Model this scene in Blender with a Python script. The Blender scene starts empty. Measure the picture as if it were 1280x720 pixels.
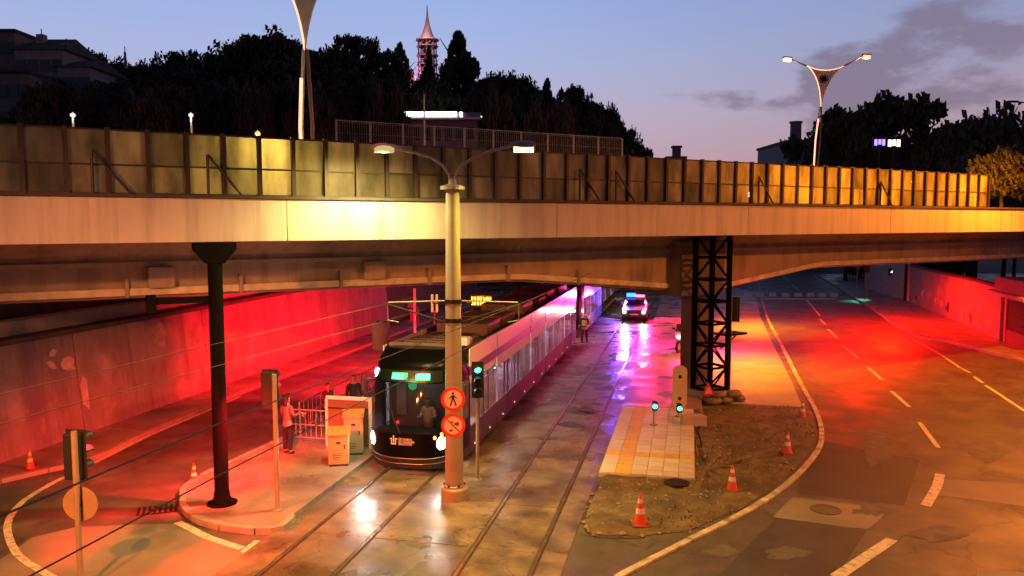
import bpy, math, random
from mathutils import Vector, Matrix, Euler
random.seed(7)
R = math.radians
S = bpy.context.scene
COL = S.collection

# ------------------------------------------------------------------ camera
CAM_H, FOC, HOR = 7.0, 1000.0, 276.0            # eye height (m), focal length and horizon row in photo pixels
PITCH = math.atan((360 - HOR) / FOC)
cam_d = bpy.data.cameras.new('camera'); cam = bpy.data.objects.new('camera', cam_d); COL.objects.link(cam)
cam.location = (0, 0, CAM_H); cam.rotation_euler = (math.pi / 2 - PITCH, 0, 0)
cam_d.sensor_width = 36; cam_d.lens = 36 * FOC / 1280; cam_d.clip_start = 0.1; cam_d.clip_end = 3000
S.camera = cam

# ------------------------------------------------------------------ sky, sun, exposure
W = bpy.data.worlds.new('World'); S.world = W; W.use_nodes = True
nt = W.node_tree; nt.nodes.clear()
def wn(t, **k):
    n = nt.nodes.new(t)
    for a, b in k.items(): setattr(n, a, b)
    return n
def wl(a, b): nt.links.new(a, b)
w_out = wn('ShaderNodeOutputWorld'); w_bg = wn('ShaderNodeBackground'); wl(w_bg.outputs[0], w_out.inputs[0])
w_sky = wn('ShaderNodeTexSky', sky_type='NISHITA', sun_disc=False); w_sky.sun_elevation = R(1.0); w_sky.sun_rotation = R(60)
w_tc = wn('ShaderNodeTexCoord'); w_sep = wn('ShaderNodeSeparateXYZ'); wl(w_tc.outputs['Generated'], w_sep.inputs[0])
w_ramp = wn('ShaderNodeValToRGB'); wl(w_sep.outputs[2], w_ramp.inputs[0])
el = w_ramp.color_ramp.elements
SKY = [(0.0, (.44, .27, .32)), (0.07, (.56, .37, .46)), (0.13, (.50, .44, .60)), (0.19, (.40, .46, .73)), (0.28, (.29, .42, .79)), (0.42, (.12, .18, .40)), (0.65, (.04, .065, .16)), (1.0, (.025, .04, .10))]
el[0].position = 0; el[1].position = 1
for p, c in SKY[1:-1]: el.new(p)
for e, (p, c) in zip(el, SKY): e.position = p; e.color = (*c, 1)
# darker and more purple towards the east (photo right)
w_az = wn('ShaderNodeMapRange'); wl(w_sep.outputs[0], w_az.inputs[0])
w_az.inputs[1].default_value = -.05; w_az.inputs[2].default_value = .6; w_az.inputs[3].default_value = 0; w_az.inputs[4].default_value = 1
w_m1 = wn('ShaderNodeMix', data_type='RGBA', blend_type='MULTIPLY'); wl(w_az.outputs[0], w_m1.inputs[0]); wl(w_ramp.outputs[0], w_m1.inputs[6]); w_m1.inputs[7].default_value = (.68, .60, .62, 1)
# the night side behind the camera is darker than the glow in front
w_bk = wn('ShaderNodeMapRange', interpolation_type='SMOOTHSTEP'); wl(w_sep.outputs[1], w_bk.inputs[0]); w_bk.inputs[1].default_value = .55; w_bk.inputs[2].default_value = -.6; w_bk.inputs[3].default_value = 0; w_bk.inputs[4].default_value = 1
w_m0 = wn('ShaderNodeMix', data_type='RGBA', blend_type='MULTIPLY'); wl(w_bk.outputs[0], w_m0.inputs[0]); wl(w_m1.outputs[2], w_m0.inputs[6]); w_m0.inputs[7].default_value = (.12, .15, .22, 1); w_m1 = w_m0
# cloud banks
w_map = wn('ShaderNodeMapping'); wl(w_tc.outputs['Generated'], w_map.inputs[0]); w_map.inputs[3].default_value = (1, 1, 2.4); w_map.inputs[1].default_value = (3.1, .4, .37)
w_noi = wn('ShaderNodeTexNoise'); wl(w_map.outputs[0], w_noi.inputs[0]); w_noi.inputs['Scale'].default_value = 5.0; w_noi.inputs['Detail'].default_value = 7; w_noi.inputs['Roughness'].default_value = .55
w_low = wn('ShaderNodeMapRange'); wl(w_sep.outputs[2], w_low.inputs[0])        # more cloud low down
w_low.inputs[1].default_value = .02; w_low.inputs[2].default_value = .26; w_low.inputs[3].default_value = .13; w_low.inputs[4].default_value = -.10
w_side = wn('ShaderNodeMapRange'); wl(w_sep.outputs[0], w_side.inputs[0])
w_side.inputs[1].default_value = .16; w_side.inputs[2].default_value = .46; w_side.inputs[3].default_value = -.17; w_side.inputs[4].default_value = .12
w_a1 = wn('ShaderNodeMath', operation='ADD'); wl(w_noi.outputs[0], w_a1.inputs[0]); wl(w_low.outputs[0], w_a1.inputs[1])
w_a2 = wn('ShaderNodeMath', operation='ADD'); wl(w_a1.outputs[0], w_a2.inputs[0]); wl(w_side.outputs[0], w_a2.inputs[1])
w_cr = wn('ShaderNodeMapRange', interpolation_type='SMOOTHSTEP'); wl(w_a2.outputs[0], w_cr.inputs[0])
w_cr.inputs[1].default_value = .53; w_cr.inputs[2].default_value = .63; w_cr.inputs[4].default_value = .8
w_m2 = wn('ShaderNodeMix', data_type='RGBA'); wl(w_cr.outputs[0], w_m2.inputs[0]); wl(w_m1.outputs[2], w_m2.inputs[6]); w_m2.inputs[7].default_value = (.175, .135, .225, 1)
# a little of the physical dusk sky on top
w_sc = wn('ShaderNodeVectorMath', operation='SCALE'); wl(w_sky.outputs[0], w_sc.inputs[0]); w_sc.inputs[3].default_value = .02
w_add = wn('ShaderNodeMix', data_type='RGBA', blend_type='ADD'); w_add.inputs[0].default_value = 1; wl(w_m2.outputs[2], w_add.inputs[6]); wl(w_sc.outputs[0], w_add.inputs[7])
wl(w_add.outputs[2], w_bg.inputs[0]); w_bg.inputs[1].default_value = 1.0
sun_d = bpy.data.lights.new('sun', 'SUN'); sun = bpy.data.objects.new('sun', sun_d); COL.objects.link(sun)
sun_d.energy = .03; sun_d.angle = R(20); sun_d.color = (1, .75, .7); sun.rotation_euler = (R(86), 0, R(-60 + 180)); sun.location = (0, 0, 60)
S.view_settings.view_transform = 'Standard'; S.view_settings.look = 'None'; S.view_settings.exposure = 0; S.view_settings.gamma = 1
S.cycles.use_denoising = True; S.cycles.max_bounces = 6; S.cycles.transparent_max_bounces = 12; S.cycles.sample_clamp_indirect = 4; S.cycles.caustics_reflective = False; S.cycles.caustics_refractive = False

# ------------------------------------------------------------------ pixel -> place
_F = Vector((0, math.cos(PITCH), -math.sin(PITCH))); _U = Vector((0, math.sin(PITCH), math.cos(PITCH))); _X = Vector((1, 0, 0))
def ray(px, py): return _F + _X * ((px - 640) / FOC) + _U * ((360 - py) / FOC)
def G(px, py, z=0.0):
    d = ray(px, py); t = (z - CAM_H) / d.z; p = d * t; return Vector((p.x, p.y, z))
def D(px, py, Y):
    d = ray(px, py); t = Y / d.y; return Vector((d.x * t, Y, CAM_H + d.z * t))
TA = R(12.5); TO = Vector((-4.27, 16.0, 0))             # track frame: v to the right, u away along the rails
TU = Vector((math.sin(TA), math.cos(TA), 0)); TV = Vector((math.cos(TA), -math.sin(TA), 0)); TROT = -TA
def T(v, u, z=0.0): p = TO + TV * v + TU * u; p.z = z; return p
def toT(p): q = Vector((p.x, p.y, 0)) - TO; return q.dot(TV), q.dot(TU)
BA = R(30.7); BO = Vector((-10.7, 16.7, 0))             # bridge frame: t along the fascia, n behind it
BT = Vector((math.cos(BA), math.sin(BA), 0)); BN = Vector((-math.sin(BA), math.cos(BA), 0))
def B(t, n, z=0.0): p = BO + BT * t + BN * n; p.z = z; return p
def tB(px, n):
    d = ray(px, 276); a, b = d.x, d.y; o = BO + BN * n      # column px meets the vertical plane n
    # o + t*BT = s*(a,b)
    det = BT.x * -b - BT.y * -a
    return (-o.x * -b - -o.y * -a) / det

# ------------------------------------------------------------------ materials
MATS = {}
def M(name, col=(.5, .5, .5), rough=.6, metal=0.0, var=.2, scale=2.0, bump=.15, fine=30.0, emit=None, es=0.0, wet=0.0, rnd=0.0, dirt=None, coat=0.0, streak=None, crack=None):
    if name in MATS: return MATS[name]
    m = bpy.data.materials.new(name); m.use_nodes = True; t = m.node_tree; N = t.nodes; L = t.links
    b = N['Principled BSDF']; b.inputs['Roughness'].default_value = rough; b.inputs['Metallic'].default_value = metal
    if coat: b.inputs['Coat Weight'].default_value = coat; b.inputs['Coat Roughness'].default_value = .08
    if emit:
        b.inputs['Base Color'].default_value = (*col, 1); b.inputs['Emission Color'].default_value = (*emit, 1); b.inputs['Emission Strength'].default_value = es
        MATS[name] = m; return m
    tc = N.new('ShaderNodeTexCoord'); n1 = N.new('ShaderNodeTexNoise'); L.new(tc.outputs['Object'], n1.inputs[0])
    n1.inputs['Scale'].default_value = scale; n1.inputs['Detail'].default_value = 8; n1.inputs['Roughness'].default_value = .62
    mr = N.new('ShaderNodeMapRange'); L.new(n1.outputs[0], mr.inputs[0]); mr.inputs[1].default_value = .3; mr.inputs[2].default_value = .7
    mr.inputs[3].default_value = 1 - var; mr.inputs[4].default_value = 1 + var
    sc = N.new('ShaderNodeVectorMath'); sc.operation = 'SCALE'; sc.inputs[0].default_value = col; L.new(mr.outputs[0], sc.inputs[3])
    out = sc.outputs[0]
    if rnd:
        oi = N.new('ShaderNodeObjectInfo'); r2 = N.new('ShaderNodeMapRange'); L.new(oi.outputs['Random'], r2.inputs[0]); r2.inputs[3].default_value = 1 - rnd; r2.inputs[4].default_value = 1 + rnd
        s2 = N.new('ShaderNodeVectorMath'); s2.operation = 'SCALE'; L.new(out, s2.inputs[0]); L.new(r2.outputs[0], s2.inputs[3]); out = s2.outputs[0]
    if dirt:
        dc, dscale, lo, hi = dirt
        n3 = N.new('ShaderNodeTexNoise'); L.new(tc.outputs['Object'], n3.inputs[0]); n3.inputs['Scale'].default_value = dscale; n3.inputs['Detail'].default_value = 6
        m3 = N.new('ShaderNodeMapRange'); L.new(n3.outputs[0], m3.inputs[0]); m3.inputs[1].default_value = lo; m3.inputs[2].default_value = hi
        mx = N.new('ShaderNodeMix'); mx.data_type = 'RGBA'; L.new(m3.outputs[0], mx.inputs[0]); L.new(out, mx.inputs[6]); mx.inputs[7].default_value = (*dc, 1); out = mx.outputs[2]
    if streak:                                      # rain streaks and grime running down
        sc_c, lo, hi, amt = streak
        mp = N.new('ShaderNodeMapping'); L.new(tc.outputs['Object'], mp.inputs[0]); mp.inputs[3].default_value = (2.2, 2.2, .14)
        n5 = N.new('ShaderNodeTexNoise'); L.new(mp.outputs[0], n5.inputs[0]); n5.inputs['Scale'].default_value = 1.0; n5.inputs['Detail'].default_value = 8; n5.inputs['Roughness'].default_value = .68
        m5 = N.new('ShaderNodeMapRange'); L.new(n5.outputs[0], m5.inputs[0]); m5.inputs[1].default_value = lo; m5.inputs[2].default_value = hi; m5.inputs[4].default_value = amt
        x5 = N.new('ShaderNodeMix'); x5.data_type = 'RGBA'; L.new(m5.outputs[0], x5.inputs[0]); L.new(out, x5.inputs[6]); x5.inputs[7].default_value = (*sc_c, 1); out = x5.outputs[2]
    if crack:                                       # dark tarred cracks, warped so that they wander
        cs, cw = crack
        nw = N.new('ShaderNodeTexNoise'); L.new(tc.outputs['Object'], nw.inputs[0]); nw.inputs['Scale'].default_value = 1.1; nw.inputs['Detail'].default_value = 5
        ad = N.new('ShaderNodeVectorMath'); ad.operation = 'ADD'; L.new(tc.outputs['Object'], ad.inputs[0]); sw_ = N.new('ShaderNodeVectorMath'); sw_.operation = 'SCALE'; sw_.inputs[3].default_value = 1.6; L.new(nw.outputs['Color'], sw_.inputs[0]); L.new(sw_.outputs[0], ad.inputs[1])
        vo = N.new('ShaderNodeTexVoronoi'); vo.feature = 'DISTANCE_TO_EDGE'; vo.inputs['Scale'].default_value = cs; L.new(ad.outputs[0], vo.inputs['Vector'])
        m6 = N.new('ShaderNodeMapRange'); L.new(vo.outputs['Distance'], m6.inputs[0]); m6.inputs[1].default_value = 0; m6.inputs[2].default_value = cw; m6.inputs[3].default_value = .62; m6.inputs[4].default_value = 0
        x6 = N.new('ShaderNodeMix'); x6.data_type = 'RGBA'; L.new(m6.outputs[0], x6.inputs[0]); L.new(out, x6.inputs[6]); x6.inputs[7].default_value = (.018, .016, .015, 1); out = x6.outputs[2]
    L.new(out, b.inputs['Base Color'])
    if bump:
        n2 = N.new('ShaderNodeTexNoise'); L.new(tc.outputs['Object'], n2.inputs[0]); n2.inputs['Scale'].default_value = fine; n2.inputs['Detail'].default_value = 6
        bp = N.new('ShaderNodeBump'); bp.inputs['Strength'].default_value = bump; bp.inputs['Distance'].default_value = .02; L.new(n2.outputs[0], bp.inputs['Height']); L.new(bp.outputs[0], b.inputs['Normal'])
    if wet:
        n4 = N.new('ShaderNodeTexNoise'); L.new(tc.outputs['Object'], n4.inputs[0]); n4.inputs['Scale'].default_value = .55; n4.inputs['Detail'].default_value = 5
        m4 = N.new('ShaderNodeMapRange'); L.new(n4.outputs[0], m4.inputs[0]); m4.inputs[1].default_value = .42; m4.inputs[2].default_value = .62; m4.inputs[3].default_value = rough; m4.inputs[4].default_value = wet
        L.new(m4.outputs[0], b.inputs['Roughness'])
    MATS[name] = m; return m
def EM(name, col, es): return M(name, (.02, .02, .02), emit=col, es=es)
def glass(name, tint, trans, rough=.04, refl=(1, 1, 1)):
    if name in MATS: return MATS[name]
    m = bpy.data.materials.new(name); m.use_nodes = True; t = m.node_tree; N = t.nodes; L = t.links
    b = N['Principled BSDF']; b.inputs['Base Color'].default_value = (*tint, 1); b.inputs['Roughness'].default_value = rough; b.inputs['Specular IOR Level'].default_value = .7
    tr = N.new('ShaderNodeBsdfTransparent'); mx = N.new('ShaderNodeMixShader'); mx.inputs[0].default_value = trans
    L.new(b.outputs[0], mx.inputs[1]); L.new(tr.outputs[0], mx.inputs[2]); L.new(mx.outputs[0], N['Material Output'].inputs[0])
    MATS[name] = m; return m

# ------------------------------------------------------------------ mesh helpers
class MB:
    def __init__(s): s.v = []; s.f = []
    def add(s, vs, fs):
        k = len(s.v); s.v += [tuple(p) for p in vs]; s.f += [tuple(i + k for i in f) for f in fs]; return s
    def box(s, c, d, rot=None):
        c = Vector(c); h = Vector(d) / 2; vs = []
        for i in range(8):
            p = Vector(((-1, 1)[i & 1] * h.x, (-1, 1)[i >> 1 & 1] * h.y, (-1, 1)[i >> 2] * h.z))
            if rot: p = rot @ p
            vs.append(c + p)
        return s.add(vs, [(0, 2, 3, 1), (4, 5, 7, 6), (0, 1, 5, 4), (2, 6, 7, 3), (0, 4, 6, 2), (1, 3, 7, 5)])
    def bb(s, x0, x1, y0, y1, z0, z1): return s.box(((x0 + x1) / 2, (y0 + y1) / 2, (z0 + z1) / 2), (x1 - x0, y1 - y0, z1 - z0))
    def path(s, pts, r, n=8, cap=True):
        pts = [Vector(p) for p in pts]; k = len(pts); rs = r if isinstance(r, (list, tuple)) else [r] * k
        vs = []; up = None
        for i, p in enumerate(pts):
            d = (pts[min(i + 1, k - 1)] - pts[max(i - 1, 0)]).normalized()
            if up is None: up = Vector((0, 0, 1)) if abs(d.z) < .9 else Vector((1, 0, 0))
            a = d.cross(up).normalized(); b = a.cross(d).normalized(); up = b
            for j in range(n):
                q = 2 * math.pi * j / n; vs.append(p + (a * math.cos(q) + b * math.sin(q)) * rs[i])
        fs = [(i * n + j, i * n + (j + 1) % n, (i + 1) * n + (j + 1) % n, (i + 1) * n + j) for i in range(k - 1) for j in range(n)]
        if cap: fs += [tuple(range(n - 1, -1, -1)), tuple((k - 1) * n + j for j in range(n))]
        return s.add(vs, fs)
    def tube(s, a, b, r0, r1=None, n=10): return s.path([a, b], [r0, r0 if r1 is None else r1], n)
    def prism(s, poly, z0, z1):
        n = len(poly); A = sum(poly[i][0] * poly[(i + 1) % n][1] - poly[(i + 1) % n][0] * poly[i][1] for i in range(n))
        if A < 0: poly = poly[::-1]
        vs = [(p[0], p[1], z0) for p in poly] + [(p[0], p[1], z1) for p in poly]
        return s.add(vs, [tuple(range(n - 1, -1, -1)), tuple(range(n, 2 * n))] + [(i, (i + 1) % n, n + (i + 1) % n, n + i) for i in range(n)])
    def sheet(s, poly, z):
        n = len(poly); A = sum(poly[i][0] * poly[(i + 1) % n][1] - poly[(i + 1) % n][0] * poly[i][1] for i in range(n))
        if A < 0: poly = poly[::-1]
        return s.add([(p[0], p[1], z) for p in poly], [tuple(range(n))])
    def xz(s, poly, y0, y1):                       # a polygon in x-z pushed along y
        n = len(poly); A = sum(poly[i][0] * poly[(i + 1) % n][1] - poly[(i + 1) % n][0] * poly[i][1] for i in range(n))
        if A < 0: poly = poly[::-1]
        vs = [(p[0], y0, p[1]) for p in poly] + [(p[0], y1, p[1]) for p in poly]
        return s.add(vs, [tuple(range(n)), tuple(range(2 * n - 1, n - 1, -1))] + [(i, n + i, n + (i + 1) % n, (i + 1) % n) for i in range(n)])
    def yz(s, poly, x0, x1, taper=None):           # a polygon in y-z pushed along x
        n = len(poly); A = sum(poly[i][0] * poly[(i + 1) % n][1] - poly[(i + 1) % n][0] * poly[i][1] for i in range(n))
        if A < 0: poly = poly[::-1]
        tp = taper or (lambda y, z: 0.0)
        vs = [(x0 + tp(*p), p[0], p[1]) for p in poly] + [(x1 - tp(*p), p[0], p[1]) for p in poly]
        return s.add(vs, [tuple(range(n - 1, -1, -1)), tuple(range(n, 2 * n))] + [(i, (i + 1) % n, n + (i + 1) % n, n + i) for i in range(n)])
    def lathe(s, prof, n=16, c=(0, 0, 0), axis='z'):
        vs = []
        for r, h in prof:
            for j in range(n):
                q = 2 * math.pi * j / n; x, y = r * math.cos(q), r * math.sin(q)
                p = {'z': (x, y, h), 'y': (x, h, y), 'x': (h, x, y)}[axis]
                vs.append((p[0] + c[0], p[1] + c[1], p[2] + c[2]))
        k = len(prof)
        fs = [(i * n + j, i * n + (j + 1) % n, (i + 1) * n + (j + 1) % n, (i + 1) * n + j) for i in range(k - 1) for j in range(n)]
        fs += [tuple(range(n - 1, -1, -1)), tuple((k - 1) * n + j for j in range(n))]
        return s.add(vs, fs)
    def mesh(s, name, mat, smooth=False):
        me = bpy.data.meshes.new(name); me.from_pydata(s.v, [], s.f)
        if mat: me.materials.append(mat)
        me.validate(); 
        import bmesh
        bm = bmesh.new(); bm.from_mesh(me); bmesh.ops.recalc_face_normals(bm, faces=bm.faces); bm.to_mesh(me); bm.free()
        if smooth:
            me.polygons.foreach_set('use_smooth', [True] * len(me.polygons)); me.set_sharp_from_angle(angle=R(38))
        return me
    def build(s, name, mat, parent=None, smooth=False, bevel=0.0, kind=None):
        return link(name, s.mesh(name, mat, smooth), parent, bevel, kind)
def link(name, me, parent=None, bevel=0.0, kind=None):
    o = bpy.data.objects.new(name, me); COL.objects.link(o)
    if parent is not None: o.parent = parent
    if bevel:
        md = o.modifiers.new('bevel', 'BEVEL'); md.width = bevel; md.segments = 2; md.limit_method = 'ANGLE'; md.angle_limit = R(40)
    if kind: o['kind'] = kind
    return o
def tag(o, label, cat, group=None):
    o['label'] = label; o['category'] = cat
    if group: o['group'] = group
    return o
def thing(name, label, cat, loc=(0, 0, 0), rz=0.0, group=None):
    o = bpy.data.objects.new(name, None); COL.objects.link(o); o.location = loc; o.rotation_euler = (0, 0, rz); o.empty_display_size = .3
    return tag(o, label, cat, group)
def dup(root, loc=None, rz=None, label=None, parent=None):
    c = root.copy(); COL.objects.link(c)
    if parent is not None: c.parent = parent
    if loc is not None: c.location = loc
    if rz is not None: c.rotation_euler = (0, 0, rz)
    if label: c['label'] = label
    for ch in list(root.children): dup(ch, parent=c)
    return c
def struct(name, mb, mat, bevel=0.0): return mb.build(name, mat, None, bevel=bevel, kind='structure')
def light(name, typ, loc, col, watts, size=.1, aim=None, cone=120, blend=.6, parent=None):
    d = bpy.data.lights.new(name, typ); d.color = col; d.energy = watts; d.shadow_soft_size = size
    if typ == 'SPOT': d.spot_size = R(cone); d.spot_blend = blend
    o = bpy.data.objects.new(name, d); COL.objects.link(o); o.location = loc
    if aim is not None:
        o.rotation_euler = (Vector(aim) - Vector(loc)).to_track_quat('-Z', 'Y').to_euler()
    if parent is not None:
        o.parent = parent
    return o
def smooth_line(pts, step=.5):
    pts = [Vector(p) for p in pts]; out = []
    for i in range(len(pts) - 1):
        a, b, c, d = pts[max(i - 1, 0)], pts[i], pts[i + 1], pts[min(i + 2, len(pts) - 1)]
        n = max(2, int((c - b).length / step))
        for k in range(n):
            t = k / n; out.append(.5 * ((2 * b) + (c - a) * t + (2 * a - 5 * b + 4 * c - d) * t * t + (3 * b - a - 3 * c + d) * t ** 3))
    return out + [pts[-1]]
def ribbon(line, w, z):
    mb = MB(); L_, R_ = [], []
    for i, p in enumerate(line):
        d = (line[min(i + 1, len(line) - 1)] - line[max(i - 1, 0)]); d.z = 0; d.normalize(); nrm = Vector((-d.y, d.x, 0))
        L_.append(p + nrm * w / 2); R_.append(p - nrm * w / 2)
    vs = [(p.x, p.y, z) for p in L_] + [(p.x, p.y, z) for p in R_]; n = len(line)
    return mb.add(vs, [(n + i, n + i + 1, i + 1, i) for i in range(n - 1)])
def kerb(name, line, w, z, mat, length=1.0):
    "kerb stones laid end to end along a line; each stone its own part"
    root = bpy.data.objects.new(name, None); COL.objects.link(root); root['kind'] = 'structure'
    acc = [line[0]]; pos = []; run = 0
    for a, b in zip(line, line[1:]):
        run += (b - a).length; acc.append(b)
        if run >= length: pos.append(acc); acc = [b]; run = 0
    if len(acc) > 1: pos.append(acc)
    for seg in pos:
        n = len(seg); vs = []; jz = random.uniform(-.008, .008)
        for i, p in enumerate(seg):
            d = seg[min(i + 1, n - 1)] - seg[max(i - 1, 0)]; d.z = 0; d.normalize(); nr = Vector((-d.y, d.x, 0)) * w / 2
            q = p + (d * .012 if i == 0 else -d * .012 if i == n - 1 else d * 0)
            for o_, zz in ((nr, -.05), (nr, z + jz), (-nr, z + jz), (-nr, -.05)): vs.append((q.x + o_.x, q.y + o_.y, zz))
        fs = [(i * 4 + j, i * 4 + (j + 1) % 4, i * 4 + 4 + (j + 1) % 4, i * 4 + 4 + j) for i in range(n - 1) for j in range(4)] + [(0, 1, 2, 3), tuple((n - 1) * 4 + j for j in (3, 2, 1, 0))]
        MB().add(vs, fs).build('kerb_stone', mat, root, bevel=.015)
    return root
# ------------------------------------------------------------------ colours
asphalt = M('asphalt', (.085, .078, .074), .62, var=.32, scale=.9, bump=.35, fine=45, wet=.36, dirt=((.15, .13, .115), 1.1, .52, .75), crack=(.22, .012))
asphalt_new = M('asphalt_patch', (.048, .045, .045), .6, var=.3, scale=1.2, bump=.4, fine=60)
concrete_slab = M('track_concrete', (.185, .155, .115), .5, var=.42, scale=1.6, bump=.3, fine=35, wet=.11, rnd=.2, dirt=((.075, .058, .04), .9, .45, .66), crack=(.3, .008))
concrete = M('concrete', (.34, .31, .28), .75, var=.22, scale=.8, bump=.2, fine=25, dirt=((.16, .14, .12), .7, .55, .8))
apron_mat = M('apron_concrete', (.22, .19, .16), .7, var=.25, scale=.5, bump=.25, fine=40, dirt=((.13, .11, .09), .35, .52, .75))
paving_mat = M('paving', (.24, .21, .19), .6, var=.28, scale=1.5, bump=.25, fine=30, wet=.25, dirt=((.11, .09, .08), .5, .5, .72))
dirt_mat = M('dirt', (.13, .095, .055), .9, var=.5, scale=2.2, bump=.8, fine=14, dirt=((.065, .05, .032), .9, .45, .65))
paint_w = M('road_paint', (.62, .57, .47), .65, var=.25, scale=4, bump=.2, dirt=((.20, .18, .15), 7, .52, .74))
kerb_mat = M('kerb_paint', (.52, .46, .34), .7, var=.3, scale=3, bump=.35, rnd=.12, dirt=((.17, .14, .10), 2.4, .45, .72))
kerb_grey = M('kerb_concrete', (.30, .27, .25), .7, var=.25, scale=3, bump=.25)
fascia_mat = M('fascia_paint', (.52, .47, .40), .55, var=.07, scale=.35, bump=.05, dirt=((.40, .35, .29), .25, .5, .8), streak=((.17, .13, .10), .47, .78, .7))
girder_mat = M('girder_concrete', (.40, .33, .26), .75, var=.16, scale=.5, bump=.15, dirt=((.17, .14, .12), .4, .5, .8), streak=((.10, .08, .06), .48, .8, .7))
black_steel = M('black_steel', (.0035, .0035, .004), .7, var=.3, scale=4, bump=.1); black_steel.node_tree.nodes['Principled BSDF'].inputs['Specular IOR Level'].default_value = .06
dark_steel = M('dark_steel', (.035, .033, .032), .5, metal=.5, var=.35, scale=4, bump=.15)
grey_steel = M('grey_steel', (.30, .29, .27), .45, metal=.4, var=.2, scale=3, bump=.1)
rust_steel = M('rusted_steel', (.13, .075, .045), .7, metal=.3, var=.4, scale=3, bump=.25)
rail_steel = M('rail_steel', (.62, .57, .52), .2, metal=.9, var=.3, scale=5, bump=.05)
pole_mat = M('pole_paint', (.25, .22, .17), .45, var=.16, scale=1.5, bump=.08, dirt=((.20, .17, .13), 1.2, .55, .8))
rubber = M('rubber', (.02, .02, .02), .7, var=.2)
white_paint = M('white_paint', (.75, .74, .72), .4, var=.08, scale=2, bump=.03)

# ------------------------------------------------------------------ ground
struct('ground', MB().sheet([(-500, -60), (500, -60), (500, 1200), (-500, 1200)], 0), asphalt)
def P(pts, z=0): return [(G(x, y, z).x, G(x, y, z).y) for x, y in pts]
struct('concrete_apron', MB().sheet(P([(0, 700), (40, 672), (95, 659), (160, 656), (224, 655), (262, 674), (303, 687), (338, 700), (310, 745), (230, 800), (0, 800)]), .004), apron_mat)
struct('road', MB().sheet(P([(1400, 800), (780, 722), (860, 684), (932, 644), (985, 607), (1018, 572), (1028, 548), (1020, 515), (1000, 480), (975, 430), (957, 393), (949, 365), (945, 340), (1022, 340), (1072, 376), (1134, 418), (1194, 432), (1282, 455), (1400, 490)]), .004), M('road_asphalt', (.098, .088, .082), .6, var=.28, scale=1.4, bump=.4, fine=45, wet=.40, dirt=((.06, .055, .05), .6, .48, .72), crack=(.16, .010)))
struct('road_patch', MB().sheet(P([(893, 725), (968, 649), (1083, 664), (1040, 730)]), .008), asphalt_new)
struct('road_patch', MB().sheet(P([(1000, 597), (1030, 552), (1150, 575), (1130, 632), (996, 617)]), .008), asphalt_new)
struct('trench_patch', MB().sheet(P([(990, 622), (1111, 636), (1098, 652), (1085, 662), (1060, 660), (966, 647)]), .012), apron_mat)
struct('trench_patch', MB().sheet(P([(1181, 599), (1290, 606), (1290, 634), (1172, 619)]), .008), apron_mat)
struct('trench_patch', MB().sheet(P([(1222, 710), (1300, 718), (1330, 740), (1220, 735)]), .008), apron_mat)
struct('path', MB().sheet(P([(872, 503), (1003, 509), (990, 478), (966, 430), (950, 395), (944, 365), (905, 357), (850, 360)]), .008), M('path_concrete', (.33, .30, .26), .62, var=.22, scale=.9, bump=.2, wet=.4, dirt=((.20, .17, .14), .5, .5, .8)))
manhole = MB().lathe([(.36, .0), (.36, .014), (.30, .014), (.30, .010), (.0, .010)], 20)
mh = manhole.build('manhole_cover', M('manhole_iron', (.12, .10, .085), .6, metal=.2, var=.3, scale=8)); mh.location = G(1032, 637, .012); tag(mh, 'round iron manhole cover in the pale trench strip of the road', 'manhole cover')

# dirt island in front of the tiled paving
dl = P([(735, 636), (748, 610), (752, 597), (866, 601), (870, 512), (1000, 509), (1014, 520), (1020, 545), (1005, 576), (975, 604), (925, 637), (862, 664), (800, 671), (740, 668), (731, 655)])
dmb = MB(); n = len(dl); cx = sum(p[0] for p in dl) / n; cy = sum(p[1] for p in dl) / n
rings = [1.0, .96, .85, .68, .5, .32, .15]; fine = []
for i in range(n):
    a, b = dl[i], dl[(i + 1) % n]; k = max(1, int(math.dist(a, b) / .3))
    for j in range(k): fine.append((a[0] + (b[0] - a[0]) * j / k, a[1] + (b[1] - a[1]) * j / k))
m_ = len(fine); vs = []
for ri, r in enumerate(rings):
    for x, y in fine: vs.append((cx + (x - cx) * r + random.uniform(-.05, .05) * (ri > 0), cy + (y - cy) * r + random.uniform(-.05, .05), .012 if ri == 0 else .03 + random.random() * .07))
vs.append((cx, cy, .07))
fs = [(a * m_ + i, a * m_ + (i + 1) % m_, (a + 1) * m_ + (i + 1) % m_, (a + 1) * m_ + i) for a in range(len(rings) - 1) for i in range(m_)] + [((len(rings) - 1) * m_ + i, (len(rings) - 1) * m_ + (i + 1) % m_, len(vs) - 1) for i in range(m_)]
do = dmb.add(vs, fs).build('dirt_ground', dirt_mat, smooth=True, kind='structure')
# loose stones and rubble on the dirt and along its broken edge
def inside(p, poly):
    c = False
    for i in range(len(poly)):
        a, b = poly[i - 1], poly[i]
        if (a[1] > p[1]) != (b[1] > p[1]) and p[0] < (b[0] - a[0]) * (p[1] - a[1]) / (b[1] - a[1]) + a[0]: c = not c
    return c
def pebble(mb, x, y, z, r):
    vs = []
    for sx, sy, sz in ((1, 0, 0), (-1, 0, 0), (0, 1, 0), (0, -1, 0), (0, 0, 1), (0, 0, -1)):
        k = r * random.uniform(.6, 1.2); vs.append((x + sx * k, y + sy * k, z + sz * k * .7))
    mb.add(vs, [(0, 2, 4), (2, 1, 4), (1, 3, 4), (3, 0, 4), (2, 0, 5), (1, 2, 5), (3, 1, 5), (0, 3, 5)])
rb = MB(); x0, x1 = min(p[0] for p in dl), max(p[0] for p in dl); y0, y1 = min(p[1] for p in dl), max(p[1] for p in dl)
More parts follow.
